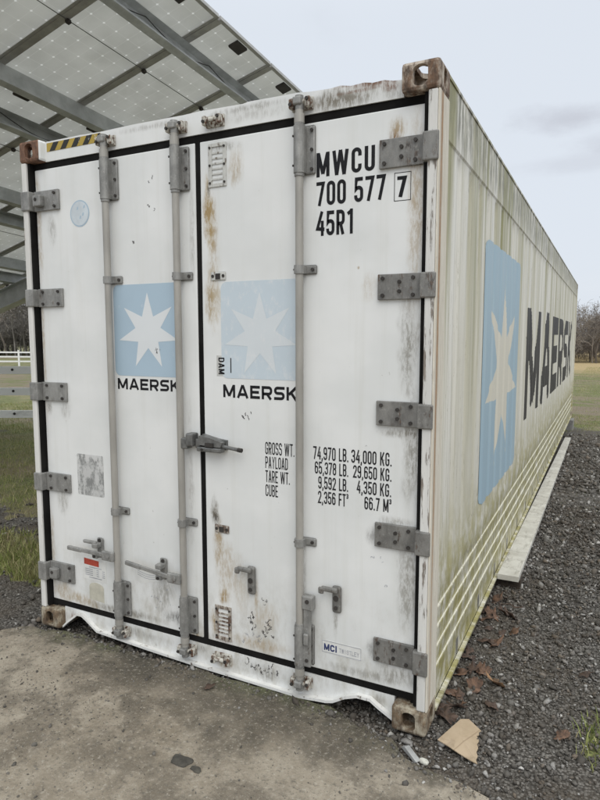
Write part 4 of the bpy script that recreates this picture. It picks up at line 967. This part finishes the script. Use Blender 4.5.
for n, x0, x1, y0, y1, h in ((90000, -11.5, -2.45, .0, 6.2, .036), (26000, -15, -9.5, 3.5, 12, .05), (9000, -.2, 1.6, 9.6, 15, .03), (7000, -.4, 2.2, 13, 30, .035), (9000, -4.6, -2.5, .2, 1.3, .05), (700, .57, .80, .12, .55, .04), (9000, 1.0, 3.0, .3, 8, .035), (5000, .1, .95, 3, 10, .025), (500, .15, .95, .6, 3.5, .02), (9000, -1, 2.6, 24, 62, .06)):
    x, y = scatter(n, x0, x1, y0, y1); g = grassy(x, y)*(.35+.9*vnoise(x, y, .22, 21)); ok = RNG.random(n) < g*1.15
    x, y = x[ok], y[ok]
    if not len(x): continue
    hh = h*np.exp(RNG.normal(0, .35, len(x)))*(.6+.9*vnoise(x, y, .5, 22)); wd = np.full(len(x), h*.09+.0022)
    v, f = blades(x, y, hh, wd); V_.append(v); F_.append(f+o); o += len(v)
tag(np_mesh('grass', np.concatenate(V_), np.concatenate(F_), M_GRASS), kind='stuff')

# ------------------------------------------------------------------ small things by the container
# long white board beside the right wall
def board_mat():
    m, t = material('dirty white board')
    n = t.noise(t.pos, 6, 7, .65); n2 = t.noise(t.scale(t.pos, (4, .6, 1)), 8, 6, .7)
    c = t.mix(t.ramp(n, .3, .7), (.44, .42, .37), (.60, .585, .53)); c = t.mix(t.ramp(n2, .52, .72, 0, .7), c, (.25, .235, .19))
    cr = t.voro(t.add(t.pos, t.scale(t.comb(n, n2, n), (.3, .3, .3))), 2.2, 'DISTANCE_TO_EDGE')
    c = t.mix(t.m('MULTIPLY', t.ramp(cr, .012, .003), .7), c, (.16, .14, .11))
    t.put(c, t.b.inputs['Base Color']); t.b.inputs['Roughness'].default_value = .75; t.put(t.bump(n, .3, .006), t.b.inputs['Normal']); return m
mb = MB()
p0, p1 = Vector((.078, 1.93, .052)), Vector((.045, 10.0, -.155)); d = p1-p0; L = d.length
Mx = Matrix.Translation(p0) @ d.to_track_quat('Y', 'Z').to_matrix().to_4x4()
NB = 24
bm = bmesh.new()
rings = []
for q in range(NB+1):
    yy = L*q/NB; wob = .0012*math.sin(q*.5)+.0015*math.sin(q*.21); wz = .002*math.sin(q*.5+1); hw = .073-.022*q/NB
    rings.append([bm.verts.new((s_*hw+wob, yy, zz+wz)) for s_, zz in ((-1, -.019), (1, -.019), (1, .017), (.96, .019), (-.96, .019), (-1, .017))])
for A_, B_ in zip(rings, rings[1:]):
    for q in range(6): bm.faces.new((A_[q], A_[(q+1) % 6], B_[(q+1) % 6], B_[q]))
bm.faces.new(rings[0][::-1]); bm.faces.new(rings[-1]); bmesh.ops.recalc_face_normals(bm, faces=bm.faces)
mb.bm(bm, Mx)
tag(mb.build('wooden_board', board_mat()), 'long weathered white board lying on the gravel along the container side', 'board')
mb = MB(); mb.box(-.05, .16, 1.99, 2.10, -.05, .031, bev=.006)
tag(mb.build('wood_scrap', simple('rotten wood', (.045, .033, .024), .9, 0, .4, 30, bumpst=.5)), 'short dark rotten wood block under the near end of the white board', 'wood scrap')
# cardboard
mb = MB()
cb = [(.055, -.005), (.118, .170), (.150, .195), (.214, .152), (.206, .138), (.210, .122), (.201, .110), (.213, .098), (.217, .080), (.212, .062), (.222, .040), (.219, .015), (.229, -.008), (.227, -.035), (.237, -.056), (.205, -.046), (.158, -.034), (.105, -.021)]
cz = lambda x, y: .006+.028*max(0, (y+.02)/.2)*.6+.010*math.sin(x*22)
vs = [(x, y, cz(x, y)+.004) for x, y in cb]+[(x, y, cz(x, y)) for x, y in cb]; n = len(cb); cc = (.14, .06)
vs += [(*cc, cz(*cc)+.010), (*cc, cz(*cc)+.006)]
mb.add(vs, [[q, (q+1) % n, 2*n][::-1] for q in range(n)]+[[n+q, n+(q+1) % n, 2*n+1] for q in range(n)]+[[q, n+q, n+(q+1) % n, (q+1) % n][::-1] for q in range(n)])
m, t = material('brown cardboard'); X, Y, Z = t.sep(t.pos)
c = t.mix(t.ramp(t.noise(t.pos, 9, 5, .6), .3, .7), (.36, .275, .18), (.43, .335, .23))
crease = t.m('ABSOLUTE', t.m('ADD', t.m('SUBTRACT', X, .165), t.m('MULTIPLY', t.m('SUBTRACT', Y, .05), -.42)))
c = t.mix(t.ramp(t.noise(t.pos, 26, 7, .7), .55, .68, 0, .45), c, (.25, .18, .11)); c = t.mix(t.ramp(crease, .004, .001, 0, .6), c, (.22, .155, .095)); c = t.mix(t.ramp(t.noise(t.pos, 14, 4, .6), .58, .66, 0, .3), c, (.20, .15, .10)); t.put(c, t.b.inputs['Base Color']); t.b.inputs['Roughness'].default_value = .8
o = mb.build('cardboard_piece', m); bm = bmesh.new(); bm.from_mesh(o.data); bmesh.ops.recalc_face_normals(bm, faces=bm.faces); bm.to_mesh(o.data); bm.free()
tag(o, 'torn piece of tan cardboard lying by the container corner', 'cardboard')
# concrete block under the far end
m_blk = simple('grey concrete block', (.24, .235, .22), .9, 0, .25, 14, bumpst=.4)
for bx, lab in ((-.16, 'grey concrete block propping the far end of the container beside the white board'),):
    mb = MB(); mb.box(bx-.02, bx+.215, 11.55, 11.95, -.26, -.002, bev=.008); tag(mb.build('concrete_block', m_blk), lab, 'concrete block')
# dead leaves
def leaf_mesh(seed, size):
    rr = random.Random(seed); out = []; nl = 40; ph0 = rr.uniform(0, 6); am = [rr.uniform(.3, 1.2) for _ in range(5)]; c1, c2, c3 = rr.uniform(.1, .9), rr.uniform(.1, .9), rr.uniform(-.5, .6)
    for k in range(nl):
        a = 2*math.pi*k/nl; lob = .76+.20*math.cos(5*a+ph0)*am[int(k*5/nl)]+rr.uniform(-.09, .09)
        out.append((math.cos(a)*size*.62*lob*1.25, math.sin(a)*size*.42*lob))
    bz = lambda x, y: (abs(y)*(c1 if y > 0 else c2)+(.4+c3)*x*abs(x)/size+.12*size*math.sin(x*40/size*.1+y*70)+rr.uniform(-.03, .03)*size)
    vs = [(0, 0, .006)]+[(x, y, .006+max(0, bz(x, y))) for x, y in out]+[(0, 0, .0045)]; top_n = len(vs)-1
    vs += [(x, y, z-.0012) for x, y, z in vs[1:1+nl]]
    mb = MB(); mb.add(vs, [[0, 1+k, 1+(k+1) % nl] for k in range(nl)]+[[top_n, top_n+1+(k+1) % nl, top_n+1+k] for k in range(nl)]+[[1+k, top_n+1+k, top_n+1+(k+1) % nl, 1+(k+1) % nl] for k in range(nl)])
    return mb
M_LEAF = [simple('brown leaf', (.135, .078, .05), .75, 0, .5, 26, dirt=(.06, .04, .03)), simple('tan leaf', (.22, .13, .07), .75, 0, .45, 26, dirt=(.10, .06, .04)), simple('dark leaf', (.085, .055, .04), .7, 0, .5, 26, dirt=(.04, .03, .025))]
LG = 'dead leaves lying on the gravel beside the container'
LL = 'small curled brown dead leaf in the litter along the foot of the long side wall'
leaves = [(.135, 1.02, .105, 0, 30, 'large brown lobed leaf lying alone on the gravel below the end of the white board'), (.205, .60, .105, 1, 200, 'orange brown leaf, palest of the dead leaves, right of the darker leaf pile'),
          (.115, .52, .11, 0, 80, 'upright curled brown leaf in the middle of the leaf pile by the side wall'), (.035, .22, .115, 2, 150, 'dark curled leaf wedged between the container corner and the cardboard'),
          (.215, .40, .085, 2, 300, 'flat dark brown leaf on the gravel right of the leaf pile'), (.03, .62, .10, 0, 10, LL), (.075, .70, .085, 2, 250, LL), (.06, .42, .07, 2, 120, LL), (.135, .68, .075, 0, 60, LL), (.02, .80, .08, 2, 190, LL), (.09, .34, .06, 0, 330, LL),
          (.165, 1.45, .085, 2, 170, 'dark flattened leaf on the gravel just short of the white board'), (.22, 1.22, .07, 0, 20, 'brown curled leaf right of the dark wood scrap'),
          (-1.09, -.115, .055, 2, 40, 'small dark leaf lying on the concrete in front of the doors'), (.545, .30, .08, 0, 60, 'brown leaf at the edge of the green weeds on the right'), (.62, .9, .06, 2, 10, 'dark leaf far out on the gravel at the right')]
lr = random.Random(77)
for q in range(16): yy = lr.uniform(.2, 1.75); leaves.append((.005+abs(lr.gauss(0, .075)), yy, lr.uniform(.05, .09), lr.choice((0, 2, 2)), lr.uniform(0, 360), LL))
for q, (x, y, sz_, mi, rot, lab) in enumerate(leaves):
    o = leaf_mesh(40+q, sz_*.95).build('dead_leaf', M_LEAF[mi], smooth=True); zb = 0.0 if y < -.1 and x < -.05 else float(gz(x, y))+.008
    o.location = (x, y, zb); o.rotation_euler = (random.uniform(-.3, .3), random.uniform(-.3, .3), math.radians(rot)); tag(o, lab, 'leaf', LG)
# bits of debris
mb = MB(); mb.prism([(-.055, 0), (.045, .0), (.055, .012), (-.03, .020)], -.012, .012); o = mb.build('plastic_shard', simple('grey plastic shard', (.33, .33, .32), .5, 0, .2, 20)); o.location = (-.03, -.13, .002); o.rotation_euler = (.0, .1, -.65); tag(o, 'thin grey plastic shard lying in front of the bottom corner fitting', 'plastic shard')
def lump(name, mat, loc, sc, lab, cat, seed):
    rr = random.Random(seed); bm = bmesh.new(); bmesh.ops.create_icosphere(bm, subdivisions=3, radius=1)
    for vv in bm.verts:
        vv.co *= 1+rr.uniform(-.05, .05)+.22*math.sin(vv.co.x*3+seed)*math.cos(vv.co.y*2.6+seed*2); vv.co = Vector((vv.co.x*sc[0], vv.co.y*sc[1], vv.co.z*sc[2]))
    mb = MB(); mb.bm(bm); o = mb.build(name, mat, smooth=False); o.location = loc; tag(o, lab, cat); return o
lump('pale_stone', simple('pale stone', (.50, .49, .43), .8, 0, .2, 30), (.035, -.15, .006), (.022, .014, .012), 'pale flat stone beside the grey plastic shard at the slab edge', 'stone', 3)
lump('mud_clod', simple('flat dark mud', (.06, .055, .045), .9, 0, .35, 30, bumpst=.5), (-.885, -.60, .002), (.055, .035, .007), 'flat dark clod of mud alone on the bare concrete', 'mud clod', 5)
lump('mud_crumb', simple('dark mud crumb', (.07, .065, .052), .9, 0, .35, 30, bumpst=.5), (-.80, -.615, .002), (.028, .017, .005), 'small dark crumb beside the flat clod of mud', 'mud crumb', 9)
mb = MB(); mb.box(-.11, .09, -.025, .02, 0, .014, bev=.004); o = mb.build('wood_scrap', simple('brown wood scrap', (.14, .095, .06), .9, 0, .3, 25, bumpst=.3)); o.location = (-.80, .085, -.004); o.rotation_euler = (.06, .05, .15); tag(o, 'brown wood splinter on the slab edge under the door sill', 'wood scrap')
mb = MB(); mb.prism([(-.022, 0), (.022, 0), (.022, .04), (-.022, .044)], -.01, .012); o = mb.build('metal_bracket', M_PLATE); o.location = (-.66, .075, -.005); o.rotation_euler = (-.5, 0, .2); tag(o, 'little pale metal bracket lying under the door sill beside the splinter', 'bracket')
mb = MB(); pts = [(.0, 0, 0), (.05, .03, .012), (.09, .02, .006), (.14, .05, .018)]; mb.tube(pts, .0035, 6); o = mb.build('twig', M_LEAF[2]); o.location = (.08, 1.62, -.015); o.rotation_euler = (0, 0, -.5); tag(o, 'bent dark twig lying near the front end of the white board', 'twig')

# ------------------------------------------------------------------ near board fence on the left
def fence_mat(name, a_, b_, lo=.45):
    m, t = material(name); n = t.noise(t.scale(t.pos, (.5, .5, 2)), 2.6, 7, .65)
    c = t.mix(t.ramp(n, lo, lo+.22), a_, b_); t.put(c, t.b.inputs['Base Color']); t.b.inputs['Roughness'].default_value = .8; return m
M_FB = fence_mat('peeling white fence board', (.86, .855, .83), (.42, .41, .385), .56)
FN = empty('board_fence', (-9.6, 5.7, -.12), 'near fence of three wide weathered white boards behind the container', 'fence')
d = Vector((.43, .23, 0)).normalized(); f0 = Vector((-9.77, 5.64, 0)); ln = 2.45
for q in range(-4, 3):
    A_ = f0+d*(ln*q+.35); Mx = Matrix.Translation((A_.x, A_.y, 0)) @ Matrix.Rotation(math.atan2(d.y, d.x), 4, 'Z')
    g = float(gz(A_.x, A_.y))
    if q != 0:
        mb = MB(); mb.box(-.05, .05, .021, .12, g-.2, 1.24, bev=.006, M=Mx); mb.build('post', M_FB, FN)
    for zc in (1.12, .70, .25):
        mb = MB(); mb.box(.004-ln/2-.35, ln/2-.354, -.018, .020, zc-.075, zc+.075, bev=.004, M=Mx)
        mb.cur = 1
        mb.cyl(Mx @ Vector((-.36, -.0185, zc+.01)), Mx @ Vector((-.36, -.03, zc+.01)), .026, n=8)
        mb.build('board', [M_FB, M_BOLT], FN)
# far white rail fence
M_WF = simple('white rail fence', (.80, .80, .79), .5, 0, .05)
FF = empty('rail_fence', (-42.4, 31.8, -.63), 'far white paddock fence with three rails in front of the bare wood', 'fence')
d = Vector((.76, .65, 0)).normalized(); f0 = Vector((-42.4, 31.8, 0))
for q in range(-7, 9):
    A_ = f0+d*(1.75*q); g = float(gz(A_.x, A_.y)); rz = math.atan2(d.y, d.x)
    Mx = Matrix.Translation((A_.x, A_.y, g)) @ Matrix.Rotation(rz, 4, 'Z')
    mb = MB(); mb.box(-.065, .065, -.065, .065, -.2, 1.22, bev=.01, M=Mx); mb.box(-.08, .08, -.08, .08, 1.2205, 1.26, bev=.01, M=Mx); mb.build('post', M_WF, FF)
    B_ = A_+d*1.75; g2 = float(gz(B_.x, B_.y))
    for zc in (.34, .72, 1.08):
        a3, b3 = Vector((A_.x, A_.y, g+zc))+d*.067, Vector((B_.x, B_.y, g2+zc))-d*.067; dd = b3-a3
        Mr = Matrix.Translation(a3) @ dd.to_track_quat('X', 'Z').to_matrix().to_4x4()
        mb = MB(); mb.box(0, dd.length, -.02, .02, -.06, .06, M=Mr); mb.build('rail', M_WF, FF)
# pole in front of the wood
mb = MB(); px_, py_ = -76.0, 59.0; g = float(gz(px_, py_)); mb.cyl((px_, py_, g-.3), (px_, py_, g+4.0), .10, .08, 8); mb.box(px_-.14, px_+.14, py_-.14, py_+.14, g+4.001, g+4.16, bev=.03)
tag(mb.build('marker_pole', simple('pale pole', (.40, .39, .36), .8, 0, .15, 3)), 'thin pale pole standing behind the far white fence', 'pole')

# ------------------------------------------------------------------ bare winter woods
def tree_segments(seed, H, spread=1.0, levels=5):
    rr = np.random.default_rng(seed); segs = []
    def grow(p, d, L, r, lv):
        n = 3 if lv < 2 else 2
        for k in range(n):
            d2 = d+rr.normal(0, .13+.05*lv, 3); d2[2] += .04; d2 /= np.linalg.norm(d2); q = p+d2*L/n; r2 = r*(.86 if lv < 3 else .8)
            segs.append((p, q, r, r2)); p, d, r = q, d2, r2
            if lv < levels and (k > 0 or lv > 0):
                for _ in range(2 if lv < 3 else 2):
                    s_ = rr.normal(0, 1, 3); s_ -= d*(s_@d); s_ /= np.linalg.norm(s_); a_ = rr.uniform(.45, .95)*spread
                    nd = d*math.cos(a_)+s_*math.sin(a_); grow(p.copy(), nd, L*rr.uniform(.5, .72), r*.62, lv+1)
    grow(np.zeros(3), np.array([0, 0, 1.]), H*.62, H*.017, 0)
    return segs
def segs_mesh(segs, rmin):
    A = np.array([s_[0] for s_ in segs]); B = np.array([s_[1] for s_ in segs]); ra = np.maximum([s_[2] for s_ in segs], rmin); rb = np.maximum([s_[3] for s_ in segs], rmin)
    D = B-A; D /= np.linalg.norm(D, axis=1, keepdims=True)+1e-9; U = np.cross(D, np.where(np.abs(D[:, 2:3]) < .9, [[0, 0, 1.]], [[1., 0, 0]])); U /= np.linalg.norm(U, axis=1, keepdims=True); Wv = np.cross(D, U)
    n = len(A); v = np.zeros((n, 6, 3))
    for k in range(3):
        e = U*math.cos(2.0944*k)+Wv*math.sin(2.0944*k); v[:, k] = A+e*ra[:, None]; v[:, 3+k] = B+e*rb[:, None]
    o = np.arange(n)[:, None]*6; f = np.concatenate([np.stack([o[:, 0]+k, o[:, 0]+(k+1) % 3, o[:, 0]+3+(k+1) % 3, o[:, 0]+3+k], -1) for k in range(3)])
    return v.reshape(-1, 3), f
def bark(name, col): return simple(name, col, .9, 0, .3, 1.2)
M_BARK = bark('grey brown bark', (.20, .172, .148)); M_BARK2 = bark('pale twig bark', (.26, .23, .20)); M_BARKL = bark('grey bark', (.27, .25, .225))
VAR = [segs_mesh(tree_segments(100+k, 1.0, 1.0, 4), .0024) for k in range(5)]
BUSH = [segs_mesh([(s_[0]*.9, s_[1]*.9, s_[2]*.5, s_[3]*.5) for s_ in tree_segments(200+k, 1.0, 1.35, 4)], .003) for k in range(3)]
camp = np.array([.646, -2.524]); 
def at_px(px, dist):
    """a bearing given as a column of the 600-wide photograph, at a depth in metres: used once to lay out the woods"""
    k = (px-300)/609.9; f_ = np.array([-.4497, .8932]); r_ = np.array([.8932, .4497]); return camp+(f_+r_*k)*dist
def wood(name, px0, px1, d0, d1, nt, nbush, h0, h1, hb, seed, mat, label):
    rr = np.random.default_rng(seed); V_, F_ = [], []; o = 0
    for q in range(nt+nbush):
        b = q >= nt; dist = rr.uniform(d0, d1); x, y = at_px(rr.uniform(px0, px1), dist)
        v, f = (BUSH[rr.integers(3)] if b else VAR[rr.integers(5)]); h = rr.uniform(*hb) if b else rr.uniform(h0, h1); an = rr.uniform(0, 6.28)
        c, s_ = math.cos(an), math.sin(an); wd = h*rr.uniform(.85, 1.3)*(1.4 if b else 1)
        vv = np.stack([(v[:, 0]*c-v[:, 1]*s_)*wd+x, (v[:, 0]*s_+v[:, 1]*c)*wd+y, v[:, 2]*h+float(gz(x, y))-.1], -1)
        V_.append(vv); F_.append(f+o); o += len(v)
    ob = np_mesh(name, np.concatenate(V_), np.concatenate(F_), mat); tag(ob, label, 'woodland', None, 'stuff')
wood('bare_woodland', 470, 840, 76, 110, 130, 420, 4.4, 6.6, (2.0, 4.4), 5, M_BARK, 'distant bare winter woodland beyond the straw coloured field on the right')
wood('bare_woodland', -240, 130, 84, 125, 130, 420, 7.0, 12.0, (3.5, 6.5), 6, M_BARKL, 'bare winter woodland behind the white fence on the left')
TG = 'bare trees standing in front of the far wood'
for q, (px, dist, h, lab) in enumerate(((592, 74, 5.0, 'slender bare tree at the front of the wood, right of the container far end'), (8, 80, 9.5, 'tall bare tree before the left wood, between white fence and solar roof'))):
    sg = tree_segments(300+q, 1.0, 1.0, 5); x, y = at_px(px, dist)
    o = empty('bare_tree', (x, y, float(gz(x, y))), lab, 'tree', TG)
    tr = [s_ for s_ in sg if s_[2] > .008]; cr = [s_ for s_ in sg if s_[2] <= .008]
    for nm, sg_, mt in (('trunk', tr, M_BARK), ('crown', cr, M_BARK2)):
        v, f = segs_mesh(sg_, .0022); c_ = np_mesh(nm, v*h, f, mt, o)

# ------------------------------------------------------------------ solar canopy
P0 = Vector((-4.1216, 1.97295, 4.80581)); A = Vector((0.0018, 0.99825, -0.05912)).normalized()
hh_ = A.cross(Vector((0, 0, 1))).normalized(); up_ = hh_.cross(A)
TH = math.radians(15); B = (hh_*math.cos(TH)+up_*math.sin(TH)).normalized(); N = A.cross(B)       # N points down
def basis(a=0, b=0, o=0):
    p = P0+A*a+B*b+N*o; return Matrix(((A.x, B.x, N.x, p.x), (A.y, B.y, N.y, p.y), (A.z, B.z, N.z, p.z), (0, 0, 0, 1)))
PITCH, PH, PW = 1.06, 2.16, 1.025
M_ALU = simple('mill aluminium frame', (.36, .355, .34), .45, .35, .12, 10)
M_PUR = simple('galvanised purlin', (.46, .475, .475), .5, .3, .15, 5, dirt=(.36, .37, .36), dirt_lo=.6)
def panel_mat():
    m, t = material('bifacial solar laminate')
    u, v, _ = t.sep(t.o)
    n = t.noise(t.pos, 3, 3, .5)
    fu = t.m('SUBTRACT', t.m('FRACT', t.m('ADD', t.m('DIVIDE', t.m('SUBTRACT', u, .13+.035), .167), 10.5)), .5)
    fv = t.m('SUBTRACT', t.m('FRACT', t.m('ADD', t.m('DIVIDE', t.m('SUBTRACT', v, .03-.18+1.05), .18), 20.5)), .5)
    au, av = t.m('ABSOLUTE', fu), t.m('ABSOLUTE', fv)
    dia = t.ramp(t.m('ADD', au, av), .105, .065)
    ln_ = t.m('MAXIMUM', t.ramp(au, .022, .010), t.ramp(av, .022, .010))
    c = t.mix(t.ramp(n, .3, .7), (.66, .66, .635), (.72, .72, .695))
    c = t.mix(t.m('MULTIPLY', ln_, .5), c, (.82, .82, .80)); c = t.mix(dia, c, (.97, .97, .96))
    t.put(c, t.b.inputs['Base Color']); t.b.inputs['Roughness'].default_value = .25
    tl = t.node('ShaderNodeBsdfTranslucent'); t.put(c, tl.inputs['Color'])
    mx = t.node('ShaderNodeMixShader'); mx.inputs[0].default_value = .56; t.l.new(t.b.outputs[0], mx.inputs[1]); t.l.new(tl.outputs[0], mx.inputs[2])
    out = [q for q in t.n if q.type == 'OUTPUT_MATERIAL'][0]; t.l.new(mx.outputs[0], out.inputs[0]); return m
M_PANEL = panel_mat()
gA = float(gz(0, 6.5))
SOL = empty('solar_canopy', (-5.85, 5.95, gA), 'tall solar panel canopy on grey steel beams standing over the left side of the container', 'solar canopy')
def sol(o, M):
    o.parent = SOL; o.matrix_basis = Matrix.Translation(-SOL.location) @ M; return o
mb = MB(); mb.box(0, PW, 0, PH, -.006, 0.0); PM = mb.build('solar_panel', M_PANEL)
mb = MB(); fr = .036
mb.box(-.003, 0-.0005, -.003, PH+.003, -.01, .034); mb.box(PW+.0005, PW+.003, -.003, PH+.003, -.01, .034)
mb.box(0, PW, -.003, -.0005, -.01, .034); mb.box(0, PW, PH+.0005, PH+.003, -.01, .034)
mb.box(0, fr, 0, PH, .030, .0335); mb.box(PW-fr, PW, 0, PH, .030, .0335); mb.box(fr+.001, PW-fr-.001, 0, fr, .030, .0335); mb.box(fr+.001, PW-fr-.001, PH-fr, PH, .030, .0335)
FM = mb.build('panel_frame', M_ALU)
mb = MB(); mb.box(PW/2-.10, PW/2+.10, PH-.19, PH-.06, .0005, .030, bev=.010); JM = mb.build('junction_box', M_BOLT)
first = True
for r in range(4):
    for k in range(-3, 4):
        if first: pn, fn, jn = PM, FM, JM
        else:
            pn, fn, jn = PM.copy(), FM.copy(), JM.copy()
            for q in (pn, fn, jn): COL.objects.link(q)
        first = False
        sol(pn, basis(k*PITCH-.035, -1.05-2.19*r, 0))
        fn.parent = pn; jn.parent = pn; fn.matrix_basis = Matrix(); jn.matrix_basis = Matrix()
# purlins (C sections), the clip rails under the seams, the mid-span wires
Lc = 7*PITCH+.06; a0 = -3*PITCH-.05
def bar(name, mat, boxes, M):
    mb = MB()
    for q in boxes: mb.box(*q)
    return sol(mb.build(name, mat), M)
for r in range(4):
    b = .575-2.19*r        # open side of the channel towards the high edge
    bar('purlin', M_PUR, [(a0, a0+Lc, -.004, 0, .036, .236), (a0, a0+Lc, .0005, .085, .036, .040), (a0, a0+Lc, .0005, .085, .232, .236), (a0, a0+Lc, .081, .085, .212, .2315)], basis(0, b, 0))
    b = -.90-2.19*r        # closed side towards the high edge
    bar('purlin', M_PUR, [(a0, a0+Lc, 0, .004, .036, .236), (a0, a0+Lc, -.085, -.0005, .036, .040), (a0, a0+Lc, -.085, -.0005, .232, .236), (a0, a0+Lc, -.085, -.081, .212, .2315)], basis(0, b, 0))
for r in range(4):
    for k in range(-3, 5):
        bar('seam_rail', M_ALU, [(k*PITCH-.075, k*PITCH+.010, -1.05-2.19*r+.02, 1.09-2.19*r, .0345, .0355+.004)], basis(0, 0, -.0005))
    mb = MB(); y = .03-2.19*r; mb.tube([(a0, y, .045), (a0+Lc, y, .045)], .0045, 6); mb.cur = 1
    for k in range(-3, 5): mb.box(k*PITCH-.022, k*PITCH+.022, y-.022, y+.022, .041, .075, bev=.006)
    sol(mb.build('brace_wire', [M_STEEL, M_BOLT]), basis())
# cables drooping behind the purlins
mb = MB()
for r in range(2):
    for k in range(-2, 4):
        y0 = .60-2.19*r; pts = [(k*PITCH+.45+q*PITCH/8, y0+.01*math.sin(q/8*math.pi), .055+.12*math.sin(q/8*math.pi)) for q in range(9)]; mb.tube(pts, .005, 5)
sol(mb.build('cable', M_BOLT), basis())
# main girders across the canopy and their columns
for ga in (4.0, -2.55):
    bar('girder', M_PUR, [(ga-.11, ga+.11, -8.1, .9, .238, .252), (ga-.006, ga+.006, -8.1, .9, .2525, .5895), (ga-.11, ga+.11, -8.1, .9, .590, .604)], basis())
    p_ = P0+A*ga+B*-1.8+N*.61
    mb = MB()
    for q in ((-.12, .12, -.11, -.10), (-.12, .12, .10, .11), (-.006, .006, -.0998, .0998)): mb.box(p_.x+q[0], p_.x+q[1], p_.y+q[2], p_.y+q[3], gA-.1, p_.z+.06)
    mb.build('column', M_PUR, SOL)
